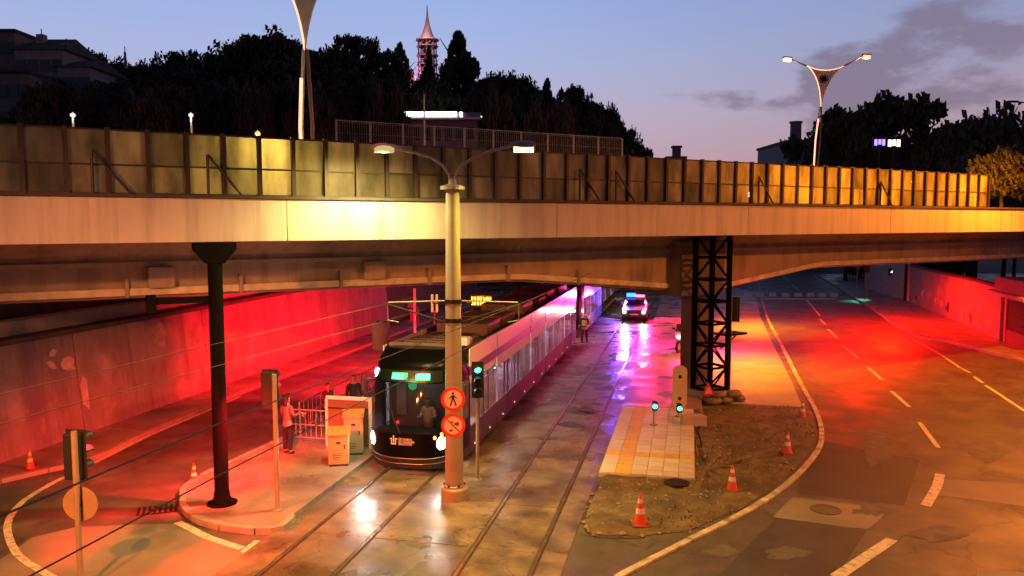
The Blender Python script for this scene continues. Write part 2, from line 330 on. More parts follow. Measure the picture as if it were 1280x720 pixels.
for _ in range(2600):
    p = (random.uniform(x0, x1), random.uniform(y0, y1))
    if inside(p, dl): pebble(rb, p[0], p[1], .06, random.choice([.012, .02, .03, .03, .05, .07]))
for i in range(n):
    a, b = dl[i], dl[(i + 1) % n]
    if i in (0, 10, 11, 12, 13, 14):
        for _ in range(int(math.dist(a, b) * 11)):
            t_ = random.random(); pebble(rb, a[0] + (b[0] - a[0]) * t_ + random.gauss(0, .07), a[1] + (b[1] - a[1]) * t_ + random.gauss(0, .10), .03, random.choice([.02, .03, .04, .05, .10]))
ribbon(smooth_line([G(x, y) for x, y in [(800, 672), (765, 672), (741, 669), (731, 656), (735, 637), (748, 611), (753, 600)]], .2), .13, .010).build('broken_edge', asphalt_new, kind='structure')  # dark strip painting the shadow along the broken dirt edge
for q in ([(955, 690), (985, 683), (1015, 690), (1000, 699), (965, 700)], [(1062, 640), (1090, 628), (1120, 640), (1098, 646)], [(1130, 668), (1175, 655), (1215, 668), (1170, 680)], [(1195, 560), (1230, 548), (1262, 566), (1235, 582)], [(1075, 545), (1110, 538), (1118, 570), (1085, 585)], [(880, 690), (905, 680), (930, 690), (900, 700)]):
    q2_ = []
    for (ax, ay), (bx, by) in zip(q, q[1:] + q[:1]):
        for k in range(5): q2_.append((ax + (bx - ax) * k / 5 + random.uniform(-5, 5), ay + (by - ay) * k / 5 + random.uniform(-2, 2)))
    struct('worn_patch', MB().sheet(P(q2_), .0125), M('worn_asphalt', (.105, .095, .085), .7, var=.4, scale=3, bump=.4))
rb.build('rubble', M('rubble', (.26, .20, .14), .9, var=.5, scale=6, bump=.3), kind='stuff')
# weeds
wb = MB()
for _ in range(320):
    for __ in range(20):
        p = (random.uniform(x0, x1), random.uniform(y0, y1))
        if inside(p, dl) and math.sin(p[0] * 2.1) + math.cos(p[1] * 1.7) > .7: break
    else: continue
    a = random.random() * 6.28; h = random.uniform(.05, .16); w_ = .015
    wb.add([(p[0] - w_, p[1], .04), (p[0] + w_, p[1], .04), (p[0] + math.cos(a) * h * .7, p[1] + math.sin(a) * h * .7, .04 + h)], [(0, 1, 2)])
wb.build('weeds', M('weeds', (.09, .10, .035), .9, var=.4, bump=0), kind='stuff')

# ------------------------------------------------------------------ tram tracks: slabs and rails
bed = bpy.data.objects.new('track_bed', None); COL.objects.link(bed); bed['kind'] = 'structure'; bed.location = TO; bed.rotation_euler = (0, 0, TROT)
cols = [(-1.44, -.63), (-.51, .81), (.93, 3.17), (3.29, 4.61), (4.73, 5.27)]
us = [-6, -3.9, -1.2, 1.4, 4.1, 6.8, 9.5, 12.2, 14.9, 17.6, 20.3, 23, 27, 31, 36, 42, 49, 58, 68]
for ci, (a, b) in enumerate(cols):
    for k, (p, q) in enumerate(zip(us, us[1:])):
        h = .02 + random.uniform(-.006, .004); g = .008; x = .03 if q < 5 else .0
        if q < 5 and random.random() < .5: h -= .006
        MB().bb(a + g, b - g, p + g, q - g, -.06, h).build('concrete_slab', concrete_slab, bed, bevel=.008)
        if ci == 0: pass
for name_l, v_, lab in (('tram_rail', -.57, 'left rail of the track the tram stands on'), ('tram_rail', .87, 'right rail of the track the tram stands on'), ('tram_rail', 3.23, 'left rail of the empty track the police car follows'), ('tram_rail', 4.67, 'right rail of the empty track beside the tiled paving')):
    r = thing(name_l, lab, 'rail', TO, TROT, 'grooved tram rails set in concrete')
    MB().bb(v_ - .038, v_ + .032, -6, 68, -.06, .028).build('rail_head', rail_steel, r)
    MB().bb(v_ + .046, v_ + .058, -6, 68, -.06, .021).build('guard_lip', rust_steel, r)

# ------------------------------------------------------------------ painted lines
def line_px(name, pts, w, z, parent, mat=paint_w, step=.6): return ribbon(smooth_line([G(x, y) for x, y in pts], step), w, z).build(name, mat, parent)
marks = bpy.data.objects.new('road_markings', None); COL.objects.link(marks); marks['kind'] = 'structure'
def dash(ax, ay, bx, by, w=.15): ribbon([G(ax, ay), G((ax + bx) / 2, (ay + by) / 2), G(bx, by)], w, .012 if ay < 590 else .016).build('lane_dash', paint_w, marks)
for q in [(979, 345, 986, 352), (990, 356, 997, 363), (1006.7, 373, 1025, 395), (1025, 399, 1031.7, 406), (1035, 411.7, 1046.7, 422.7), (1053, 431.7, 1073, 448), (1084, 459, 1102.7, 475), (1114, 489, 1136.7, 509), (1149, 528, 1173, 560)]: dash(*q)
line_px('lane_dash', [(1175, 593), (1171, 609), (1157, 633)], .24, .016, marks); dash(1115, 675, 1045, 722, .26)
for q in [(1018, 345, 1030, 353), (1040, 358, 1050, 364), (1060, 373, 1075, 381), (1145, 426, 1158, 433), (1159, 434, 1170, 440), (1171, 441, 1181, 447), (1183, 448, 1200, 460), (1202, 461, 1212, 466), (1217, 471, 1229, 479)]: dash(*q, w=.14)
dash(1232, 482, 1290, 520, .15)
for x in (935, 950, 966, 982, 998, 1013, 1028, 1043): MB().sheet(P([(x - 5, 371), (x + 5, 371), (x + 4, 366), (x - 5, 366)]), .012).build('crossing_bar', paint_w, marks)
MB().sheet(P([(955, 374.5), (1046, 374.5), (1044, 373), (954, 373)]), .012).build('stop_line', paint_w, marks)
line_px('edge_line', [(300, 496), (240, 522), (180, 548), (120, 578), (70, 602), (30, 626), (12, 648), (10, 668), (22, 694), (48, 712), (80, 730), (130, 760)], .16, .012, marks)
line_px('edge_line', [(222, 653), (240, 662), (262, 673), (303, 686)], .2, .012, marks)
MB().sheet(P([(300, 690), (318, 676), (340, 677), (318, 697)]), .010).build('painted_block', paint_w, marks)

# kerbs and raised pavements
kline = smooth_line([G(x, y) for x, y in [(770, 724), (850, 682), (932, 641), (985, 605), (1018, 570), (1027, 545), (1020, 515), (1001, 480), (976, 430), (958, 395), (950, 365), (946, 345)]], .35)
kerb('kerb', kline, .165, .055, kerb_mat, 1.05)
isl = [G(x, y) for x, y in [(365, 651), (352, 664), (320, 667), (264, 659), (236, 645), (229, 628), (240, 607)]] + [T(-5.0, 6.5), T(-4.75, 9), T(-4.75, 60)]
il = smooth_line(isl[:-1], .25); il = il + [T(-4.75, 12 + 4 * k) for k in range(13)]
ipoly = [(p.x, p.y) for p in il] + [(T(-1.5, 60).x, T(-1.5, 60).y)]
struct('platform_paving', MB().prism(ipoly, -.05, .14), paving_mat)
kerb('kerb', smooth_line(isl[:-1], .25), .16, .155, kerb_grey, .9)
sw = P([(-160, 652), (-70, 622), (0, 604), (60, 590), (112, 577), (180, 545), (240, 519), (302, 492)]) + [(T(-9.9, 60).x, T(-9.9, 60).y), (T(-11.6, 60).x, T(-11.6, 60).y), (T(-11.6, -3).x, T(-11.6, -3).y)]
struct('pavement', MB().prism(sw, -.05, .12), paving_mat)
kerb('kerb', smooth_line([G(-70, 622), G(0, 604), G(60, 590), G(112, 577), G(180, 545), G(240, 519), G(302, 492), T(-9.9, 24), T(-9.9, 40), T(-9.9, 60)], .4), .16, .13, kerb_grey, 1.2)
rs = P([(1022, 345), (1071, 375), (1134, 417), (1194, 431), (1284, 454), (1420, 492), (1420, 430), (1290, 424), (1252, 421), (1138, 375), (1062, 346)])
struct('pavement', MB().prism(rs, -.05, .13), paving_mat)
kerb('kerb', smooth_line([G(x, y) for x, y in [(1022, 345), (1071, 375), (1134, 417), (1194, 431), (1284, 454), (1420, 492)]], .5), .18, .145, kerb_grey, 1.3)
struct('pavement', MB().prism([tuple(T(*q).xy) for q in ((5.3, 14.9), (8.2, 14.9), (8.2, 60), (5.3, 60))], -.05, .13), M('red_paving', (.30, .22, .20), .5, var=.28, scale=1.2, bump=.25, wet=.18, dirt=((.14, .10, .09), .5, .5, .72)))
# tiled paving with tactile strips
tp = bpy.data.objects.new('tiled_paving', None); COL.objects.link(tp); tp['kind'] = 'structure'; tp.location = TO; tp.rotation_euler = (0, 0, TROT)
MB().bb(5.30, 7.90, 6.75, 14.85, -.05, .10).build('base_slab', concrete, tp)
tile_w = M('paving_tile', (.55, .50, .41), .65, var=.14, scale=2, bump=.2, rnd=.10, dirt=((.34, .29, .22), 1.6, .55, .8)); tile_y = M('tactile_tile', (.60, .38, .06), .65, var=.15, scale=3, bump=.2, rnd=.08)
tmesh = {}
for yk, mt in ((0, tile_w), (1, tile_y)):
    mb = MB().box((0, 0, .02), (.415, .412, .04))
    if yk:
        for k in range(4): mb.box((-.15 + .1 * k, 0, .043), (.035, .36, .008))
    tmesh[yk] = mb.mesh('tile', mt)
for i in range(6):
    for j in range(19):
        o = link('tactile_tile' if i == 1 or j == 4 else 'tile', tmesh[1 if i == 1 or j == 4 else 0], tp)
        o.location = (5.53 + i * .428, 6.98 + j * .425, .10 + random.uniform(-.004, .004)); o.rotation_euler = (random.uniform(-.008, .008), random.uniform(-.008, .008), math.pi / 2 if j == 4 and i != 1 else 0)
dr = MB().lathe([(.34, .0), (.34, .03), (.27, .035), (.25, .02), (0, .02)], 18).build('drain_cover', dark_steel); dr.location = G(846, 604, .075); tag(dr, 'round dark drain cover at the near edge of the tiled paving', 'drain cover')
gr = thing('drain_grate', 'iron road drain grate beside the rounded island kerb', 'drain grate', G(200, 637), R(20))
MB().bb(-.5, .5, -.3, .3, .004, .012).build('frame', dark_steel, gr)
for k in range(8): MB().bb(-.44 + k * .12, -.38 + k * .12, -.26, .26, .012, .024).build('bar', rust_steel, gr)
pot = MB()
for k, (v_, u_) in enumerate(((3.75, 12.0), (3.95, 13.8), (4.1, 14.1))): pot.sheet([tuple(T(v_ + math.cos(a) * (.42 + .1 * math.sin(3 * a)), u_ + math.sin(a) * (.28 + .06 * math.cos(5 * a))).xy) for a in [i * .42 for i in range(15)]], .026)
pot.build('tar_patch', asphalt_new, kind='structure')

# ------------------------------------------------------------------ left retaining wall, terrace
lw = thing('retaining_wall', 'long concrete retaining wall with peeling mural, lit red beside the left road', 'wall', TO, TROT)
wall_mat = M('wall_concrete', (.30, .25, .26), .7, var=.25, scale=.9, bump=.25, fine=20, dirt=((.50, .44, .44), .55, .60, .72), streak=((.12, .09, .10), .46, .72, .75))
uu = [-6, .5, 7.2, 14.2, 21.4, 28.5, 34.4]
for k, (a, b) in enumerate(zip(uu, uu[1:])):
    MB().add([(-11.4, a + .02, 0), (-11.4, b - .02, 0), (-11.75, b - .02, 3.4), (-11.75, a + .02, 3.4), (-12.4, a + .02, 0), (-12.4, b - .02, 0), (-12.4, b - .02, 3.4), (-12.4, a + .02, 3.4)], [(0, 1, 2, 3), (4, 7, 6, 5), (0, 4, 5, 1), (3, 2, 6, 7), (0, 3, 7, 4), (1, 5, 6, 2)]).build('wall_panel', wall_mat, lw, bevel=.012)
MB().bb(-12.5, -11.58, -6, 34.5, 3.4, 3.56).build('coping', M('coping', (.07, .065, .065), .8, var=.3, scale=2), lw, bevel=.02)
MB().bb(-12.45, -12.15, -6, 34.5, 3.56, 4.0).build('parapet', concrete, lw, bevel=.02)
MB().bb(-12.5, -12.1, -6, 34.5, 4.0, 4.08).build('parapet_cap', M('parapet_cap', (.16, .14, .14), .8), lw)
# painted figure remnants on the wall: a pale mask-like shape
def on_wall(px, py):
    d = ray(px, py); best = None; s0, s1 = 5., 80.
    for _ in range(60):
        s_ = (s0 + s1) / 2; p = Vector((0, 0, CAM_H)) + d * s_; v_, u_ = toT(p); off = v_ - (-11.4 - .35 * p.z / 3.4)
        if off > 0: s0 = s_
        else: s1 = s_
    return v_ + .012, u_, p.z
def wall_paint(pts, mat):
    q = [on_wall(*p) for p in pts]; MB().add(q, [tuple(range(len(q)))]).build('mural_shape', mat, lw)
pale = M('mural_pale', (.62, .50, .48), .8, var=.25, scale=4)
wall_paint([(75, 455), (80, 447), (88, 445), (93, 450), (91, 458), (95, 461), (85, 463), (78, 461)], pale)
wall_paint([(57, 453), (63, 450), (68, 455), (71, 461), (64, 461)], pale); wall_paint([(61, 441), (66, 436), (71, 438), (68, 445), (62, 446)], pale)
wall_paint([(100, 482), (103, 470), (108, 474), (110, 492), (112, 512), (104, 505)], pale)
for k in range(9):
    x = random.uniform(10, 420); y = random.uniform(0, 1); by = 580 - x * .33; ty = 432 - x * .145; y0_ = ty + (by - ty) * (.15 + .7 * y); w_ = random.uniform(4, 13); h_ = random.uniform(6, 22)
    wall_paint([(x + w_ * math.cos(a) * random.uniform(.45, 1.1), y0_ + h_ * math.sin(a) * random.uniform(.45, 1.1)) for a in [i * .45 for i in range(14)]], M('mural_faded%d' % (k % 3), [(.36, .30, .31), (.25, .20, .23), (.33, .26, .26)][k % 3], .8, var=.3, scale=3))
struct('terrace', MB().prism([tuple(T(*q).xy) for q in ((-12.4, -8), (-12.4, 60), (-60, 60), (-60, -8))], -.5, 3.38), M('terrace', (.16, .13, .12), .9, var=.3, scale=.6))
te = thing('terrace_wall', 'low pale upper wall set back above the mural wall', 'wall', TO, TROT)
MB().bb(-15.0, -14.6, -8, 50, 3.38, 4.35).build('wall', M('terrace_wall', (.45, .38, .37), .8, var=.2), te, bevel=.02)
MB().bb(-15.1, -14.5, -8, 50, 4.35, 4.45).build('coping', M('coping', (.07, .065, .065)), te)
# end block where the wall stops
# ------------------------------------------------------------------ bridge
br = thing('road_bridge', 'wide road overpass with cream edge beam crossing above the tram tracks', 'bridge', BO, BA)
for k in range(14):                                    # edge beam in precast lengths
    a, b = -26 + k * 8.0, -26 + (k + 1) * 8.0
    MB().bb(a + .004, b - .004, 0, .42, 6.50, 7.52).build('edge_beam', fascia_mat, br, bevel=.02)
MB().bb(-26, 86, .42, 22, 6.62, 7.46).build('deck', girder_mat, br)
MB().bb(-26, 86, -.06, .30, 7.525, 7.60).build('upstand', M('upstand', (.05, .045, .04), .8, var=.3), br)
def soff(t):                                           # underside of the box girder, deeper at the pier
    tp_ = tB(888, 5.0); e = max(0, 1 - abs(t - tp_) / (9.5 if t < tp_ else 7.0)); return 4.80 - .86 * e
ts = [-26 + .75 * k for k in range(150)]
gi = MB()
for a, b in zip(ts, ts[1:]):
    gi.add([(a, 5.0, soff(a) + .28), (b, 5.0, soff(b) + .28), (b, 5.25, soff(b)), (a, 5.25, soff(a)), (b, 17, soff(b)), (a, 17, soff(a)), (b, 17.2, 6.63), (a, 17.2, 6.63), (b, 5.0, 6.0), (a, 5.0, 6.0), (b, 4.2, 6.63), (a, 4.2, 6.63)], [(0, 1, 2, 3), (3, 2, 4, 5), (5, 4, 6, 7), (1, 0, 9, 8), (8, 9, 11, 10)])
gi.build('box_girder', girder_mat, br)
lip = MB()
for a, b in zip(ts, ts[1:]): lip.add([(a, 4.93, soff(a) + .30), (b, 4.93, soff(b) + .30), (b, 4.93, soff(b) + .10), (a, 4.93, soff(a) + .10), (a, 4.998, soff(a) + .30), (b, 4.998, soff(b) + .30), (b, 4.998, soff(b) + .10), (a, 4.998, soff(a) + .10)], [(0, 1, 2, 3), (4, 5, 1, 0), (3, 2, 6, 7)])
lip.build('drip_edge', M('drip_edge', (.70, .60, .40), .6, var=.3, scale=2), br)  # pale yellow lip paints the lit strip along the girder bottom
for k in range(14):
    t_ = -22 + k * 3.1; MB().bb(t_ - .05, t_ + .05, 4.86, 5.0, soff(t_) + .05, soff(t_) + .6).build('bracket', girder_mat, br)
MB().bb(-26, 86, 4.9, 4.998, 5.72, 5.84).build('ledge', M('girder_ledge', (.40, .34, .27), .7, var=.2), br)
tpier = tB(874, 4.6)
MB().bb(tpier - 1.25, tpier + 1.25, 4.35, 15, 3.95, 6.2).build('pier_cap', M('pier_dark', (.17, .14, .12), .8, var=.25, scale=1), br, bevel=.04)
ts_ = tB(872, 6.0); MB().bb(ts_ - .34, ts_ + .4, 5.4, 6.6, 0, 3.95).build('pier_shaft', M('pier_dark'), br, bevel=.06)
ts_ = tB(876, 13.0); MB().bb(ts_ - .34, ts_ + .4, 12.4, 13.6, 0, 3.95).build('pier_shaft', M('pier_dark'), br, bevel=.06)
for k, px in enumerate((200, 470)):
    t_ = tB(px, 4.6); MB().bb(t_ - .35, t_ + .35, 4.7, 5.0, soff(t_) + .3, 5.7).build('diaphragm', girder_mat, br, bevel=.03)
# translucent noise barrier on the edge
nb = thing('noise_barrier', 'long brown translucent noise barrier in dark frames along the overpass edge', 'barrier', BO, BA)
pm = bpy.data.materials.new('barrier_panel'); pm.use_nodes = True; t = pm.node_tree; N = t.nodes; L = t.links
N.remove(N['Principled BSDF'])
df = N.new('ShaderNodeBsdfDiffuse'); tl = N.new('ShaderNodeBsdfTranslucent'); gl = N.new('ShaderNodeBsdfGlossy'); gl.inputs['Roughness'].default_value = .42
tc = N.new('ShaderNodeTexCoord'); no = N.new('ShaderNodeTexNoise'); no.inputs['Scale'].default_value = 1.4; no.inputs['Detail'].default_value = 8; mpb = N.new('ShaderNodeMapping'); mpb.inputs[3].default_value = (1.6, 1, .55); L.new(tc.outputs['Object'], mpb.inputs[0]); L.new(mpb.outputs[0], no.inputs[0])
cr = N.new('ShaderNodeValToRGB'); cr.color_ramp.elements[0].color = (.07, .06, .035, 1); cr.color_ramp.elements[1].color = (.31, .26, .15, 1); cr.color_ramp.elements[0].position = .3; cr.color_ramp.elements[1].position = .75
L.new(no.outputs[0], cr.inputs[0]); oi = N.new('ShaderNodeObjectInfo'); r2 = N.new('ShaderNodeMapRange'); r2.inputs[3].default_value = .62; r2.inputs[4].default_value = 1.3; L.new(oi.outputs['Random'], r2.inputs[0]); s2 = N.new('ShaderNodeVectorMath'); s2.operation = 'SCALE'; L.new(cr.outputs[0], s2.inputs[0]); L.new(r2.outputs[0], s2.inputs[3]); L.new(s2.outputs[0], df.inputs[0]); L.new(s2.outputs[0], tl.inputs[0])
a1 = N.new('ShaderNodeMixShader'); a1.inputs[0].default_value = .5; L.new(df.outputs[0], a1.inputs[1]); L.new(tl.outputs[0], a1.inputs[2])
a2 = N.new('ShaderNodeMixShader'); a2.inputs[0].default_value = .012; L.new(a1.outputs[0], a2.inputs[1]); L.new(gl.outputs[0], a2.inputs[2]); L.new(a2.outputs[0], N['Material Output'].inputs[0])
pclear = bpy.data.materials.new('barrier_back'); pclear.use_nodes = True; t = pclear.node_tree; N = t.nodes; N.remove(N['Principled BSDF']); tb2 = N.new('ShaderNodeBsdfTransparent'); tb2.inputs[0].default_value = (.9, .85, .75, 1); t.links.new(tb2.outputs[0], N['Material Output'].inputs[0])
def _panel(s, m, par):                                  # diffusing front sheet, clear back sheet
    me = s.mesh('panel', m); me.materials.append(pclear)
    for p in me.polygons:
        if all(me.vertices[i].co.y > .315 for i in p.vertices): p.material_index = 1
    return link('panel', me, par)
MB._panel = _panel
tl_a, tl_b = tB(31, .35), tB(366.7, .35); step = (tl_b - tl_a) / 7
t_r0, t_r1 = tB(666, .35), tB(946, .35)
posts = []
t_ = tl_a - step * 6
while t_ < tB(1236, .35): posts.append(t_); t_ += step if t_ < 14 else (t_r1 - t_r0) / 12
frame_mat = M('barrier_frame', (.04, .028, .02), .55, metal=.3, var=.3)
BT0, BT1 = 7.60, 9.03
for k, t_ in enumerate(posts):
    MB().bb(t_ - .045, t_ + .045, .18, .30, BT0 - .06, BT1 + .03).build('post', frame_mat, nb)
    if k + 1 < len(posts):
        b = posts[k + 1]
        for z0_, z1_ in ((BT0 + .02, 8.24), (8.27, BT1 - .01)): ya_ = .29 + random.uniform(-.012, .012); MB().add([(t_ + .05, ya_ + random.uniform(-.01, .01), z0_), (b - .05, ya_ + random.uniform(-.01, .01), z0_), (b - .05, ya_ + random.uniform(-.01, .01), z1_), (t_ + .05, ya_ + random.uniform(-.01, .01), z1_)] + [(t_ + .05, .32, z0_), (b - .05, .32, z0_), (b - .05, .32, z1_), (t_ + .05, .32, z1_)], [(0, 1, 2, 3), (7, 6, 5, 4), (0, 4, 5, 1), (1, 5, 6, 2), (2, 6, 7, 3), (3, 7, 4, 0)])._panel(pm, nb)
        for z_ in (BT0, 8.235, BT1 - .03): MB().bb(t_ + .045, b - .045, .24, .285, z_, z_ + .035).build('rail', frame_mat, nb)
for px in (118, 262, 725, 770, 948, 1100):            # raking props in front of some bays
    a = tB(px, .1)
    MB().tube((a, .12, BT0), (a, .12, BT0 + .95), .035).build('prop', frame_mat, nb)
    MB().tube((a, .12, BT0 + .95), (a + .75, .12, BT0 + .02), .03).build('prop', frame_mat, nb)
# black column under the edge beam
bc = thing('bridge_column', 'slim black steel column with a side arm under the overpass at left', 'column', G(278, 636), BA)
hB = 6.49
MB().lathe([(.25, .1), (.25, .20), (.20, .30), (.172, .5), (.168, hB - .45)], 20).build('shaft', black_steel, bc, smooth=True)
MB().xz([(-.20, hB - .50), (.20, hB - .50), (.48, hB - .16), (.48, hB), (-.48, hB), (-.48, hB - .16)], -.17, .17).build('head_bracket', black_steel, bc, bevel=.015)
MB().lathe([(.36, .1), (.36, .17), (.32, .18), (.0, .18)], 20).build('base_plate', black_steel, bc)
MB().box((-.75, 0, 5.15), (1.25, .16, .14)).build('side_arm', black_steel, bc); MB().box((-1.42, 0, 5.1), (.20, .26, .40)).build('arm_head', black_steel, bc)
# lattice tower propping the deck by the pier
tw = thing('lattice_tower', 'dark steel lattice prop tower under the overpass on a rubble base', 'tower', G(887, 497), BA)
hw = .46; zt = 6.49
for sx in (-1, 1):
    for sy in (-1, 1): MB().bb(sx * hw - .075, sx * hw + .075, sy * hw - .075, sy * hw + .075, .35, zt).build('chord', black_steel, tw)
nz = 7; dz = (zt - .45) / nz
for k in range(nz + 1):
    z_ = .4 + k * dz
    for f_ in range(4):
        ra = Matrix.Rotation(f_ * math.pi / 2, 3, 'Z'); MB().box(ra @ Vector((0, hw, z_)), (2 * hw - .16, .07, .09), ra).build('strut', black_steel, tw)
        if k < nz:
            s_ = 1 if (k + f_) % 2 else -1
            MB().tube(ra @ Vector((-hw * s_ * .85, hw, z_ + .05)), ra @ Vector((hw * s_ * .85, hw, z_ + dz - .05)), .038, n=6).build('diagonal', black_steel, tw)
MB().bb(-.75, .75, -.75, .75, .0, .34).build('footing', concrete, tw, bevel=.04)
MB().bb(.5, 1.65, -.35, .35, 2.45, 2.53).build('platform', dark_steel, tw)
MB().path([(.5, 0, 1.9), (1.5, 0, 2.45)], .03, 6).build('bracket', dark_steel, tw)
for k, (x, y) in enumerate(((-.7, -.9), (-.1, -1.0), (.55, -.95), (-.45, -.85), (.25, -1.05))):
    mb = MB(); mb.lathe([(.10, 0), (.26, .03), (.30, .12), (.22, .22), (.05, .24)], 10, (0, 0, 0)); o = mb.build('sandbag', M('sandbag', (.20, .16, .11), .95, var=.3, scale=8, bump=.5), smooth=True)
    o.location = tw.location + BT * x + BN * y + Vector((0, 0, .02 + (.2 if k > 2 else 0))); o.scale = (1.25, .9, 1); o.rotation_euler = (0, 0, k)
    tag(o, ['sandbag at the left corner of the lattice tower footing', 'middle sandbag of the lower row before the lattice tower', 'sandbag at the right corner of the lattice tower footing', 'left sandbag of the upper row before the lattice tower', 'right sandbag of the upper row before the lattice tower'][k], 'sandbag', 'sandbags round the tower footing')
# ------------------------------------------------------------------ central double lamp pole
SOD = (1, .50, .14); WARM = (1, .74, .30); RED = (1, .006, .014)
lp = thing('street_lamp', 'tall cream pole with two curved lamp arms and round signs between the tracks', 'street lamp', G(568, 624))
MB().lathe([(.34, 0), (.34, .30), (.30, .34), (.0, .34)], 24).build('plinth', pole_mat, lp, bevel=.02)
MB().lathe([(.235, .30), (.215, 2.5), (.165, 7.75), (.165, 7.78)], 24).build('shaft', pole_mat, lp, smooth=True)
MB().lathe([(.27, .34), (.27, .38), (.23, .40), (.0, .40)], 20).build('base_flange', grey_steel, lp)
for k in range(6): MB().lathe([(.03, .38), (.03, .43), (.0, .44)], 6, (.25 * math.cos(k * 1.05), .25 * math.sin(k * 1.05), 0)).build('bolt', dark_steel, lp)
MB().lathe([(.30, 7.76), (.30, 7.84), (.10, 7.90), (.10, 8.02), (.0, 8.02)], 20).build('collar', grey_steel, lp)
MB().path([(-.04, 0, 7.9), (-.08, 0, 8.12), (-.22, 0, 8.34), (-.50, 0, 8.53), (-.95, 0, 8.66), (-1.34, 0, 8.74)], .035).build('lamp_arm', grey_steel, lp, smooth=True)
MB().path([(.04, 0, 7.9), (.08, 0, 8.12), (.22, 0, 8.34), (.52, 0, 8.53), (1.0, 0, 8.70), (1.46, 0, 8.83)], .035).build('lamp_arm', grey_steel, lp, smooth=True)
def cobra(parent, c, dirx, tilt, mat_head, lens):
    h = Matrix.Rotation(tilt, 3, 'X'); mb = MB(); secs = [(0, .05, .05), (.12, .10, .08), (.36, .145, .10), (.56, .125, .08), (.64, .05, .03)]; vs = []
    for x, w, z in secs:
        for j in range(10):
            q = 2 * math.pi * j / 10; vs.append(Vector(c) + h @ Vector((dirx * x, w * math.cos(q), z * math.sin(q) * (1 if math.sin(q) > 0 else .45))))
    mb.add(vs, [(i * 10 + j, i * 10 + (j + 1) % 10, i * 10 + 10 + (j + 1) % 10, i * 10 + 10 + j) for i in range(4) for j in range(10)] + [tuple(range(10)), tuple(range(40, 50))])
    o = mb.build('lamp_head', mat_head, parent, smooth=True)
    lm = MB(); vs = []
    for x, w in ((.10, .04), (.2, .10), (.36, .12), (.5, .10), (.58, .04)):
        for s_ in (-1, 1): vs.append(Vector(c) + h @ Vector((dirx * x, s_ * w, -.055)))
        vs.append(Vector(c) + h @ Vector((dirx * x, 0, -.20)))
    lm.add(vs, [(i * 3, i * 3 + 3, i * 3 + 5, i * 3 + 2) for i in range(4)] + [(i * 3 + 2, i * 3 + 5, i * 3 + 4, i * 3 + 1) for i in range(4)]); lm.build('lens', lens, o)
cobra(lp, (-1.30, 0, 8.76), -1, R(-50), M('lamp_head_red', (.42, .26, .22), .4), EM('lens_off', (1, .75, .35), .6))
cobra(lp, (1.40, 0, 8.84), 1, R(28), grey_steel, EM('lens_warm', (1, .72, .22), 7))
lx, ly, _ = lp.location
light('lamp_light', 'SPOT', (-1.62, -.35, 8.60), (1, .76, .26), 2200, .12, aim=(-2.2, .6, 5.0), cone=158, blend=.9, parent=lp)
light('lamp_light', 'SPOT', (1.74, -.25, 8.55), (1, .66, .09), 2600, .15, aim=(1.4, -5.0, 0), cone=150, blend=.8, parent=lp)
# signs on the pole
def disc_sign(z, name, label, slash):
    s_ = thing(name, label, 'sign', lp.location + Vector((0, -.245, z)), 0, 'round red ringed signs on the lamp pole')
    MB().lathe([(.30, 0), (.30, .02), (.0, .02)], 28, axis='y').build('plate', grey_steel, s_)
    MB().lathe([(.30, -.008), (.30, 0), (.0, 0)], 28, axis='y').build('red_ring', M('sign_red', (.62, .03, .02), .4, var=.06), s_)
    MB().lathe([(.225, -.014), (.225, -.008), (.0, -.008)], 28, axis='y').build('white_face', M('sign_white', (.80, .50, .38), .4, var=.05), s_)
    bl = M('sign_black', (.015, .014, .013), .5)
    if not slash:
        m = MB().lathe([(.032, -.02), (.032, -.014), (.0, -.014)], 12, (0, 0, .145), 'y').build('walking_figure', bl, s_)
        for q in ([(-.035, .10), (.035, .10), (.03, -.02), (-.03, -.02)], [(-.03, .0), (.0, -.01), (-.05, -.17), (-.085, -.16)], [(.0, .0), (.03, .0), (.095, -.15), (.06, -.17)], [(-.035, .10), (-.03, .065), (-.085, .0), (-.10, .02)], [(.035, .10), (.03, .065), (.08, .01), (.10, .025)]): MB().xz(q, -.02, -.014).build('walking_figure', bl, s_)
    else:
        gy = M('sign_dark', (.10, .05, .04), .5)
        for q in ([(.02, .06), (.12, .09), (.15, .05), (.14, .0), (.08, -.01), (.03, .02)], [(-.09, -.10), (-.02, -.09), (-.01, -.14), (-.06, -.16), (-.10, -.14)], [(-.05, .10), (0, .12), (.0, .07), (-.05, .06)]): MB().xz(q, -.02, -.014).build('symbol', gy, s_)
        MB().box((0, -.019, 0), (.44, .010, .032), Matrix.Rotation(R(45), 3, 'Y')).build('slash', M('sign_slash', (.25, .03, .02), .5), s_)
disc_sign(2.62, 'walking_sign', 'upper round sign with a walking figure inside a red ring on the lamp pole', 0)
disc_sign(1.96, 'ban_sign', 'lower round sign with a diagonal slash over small symbols on the lamp pole', 1)
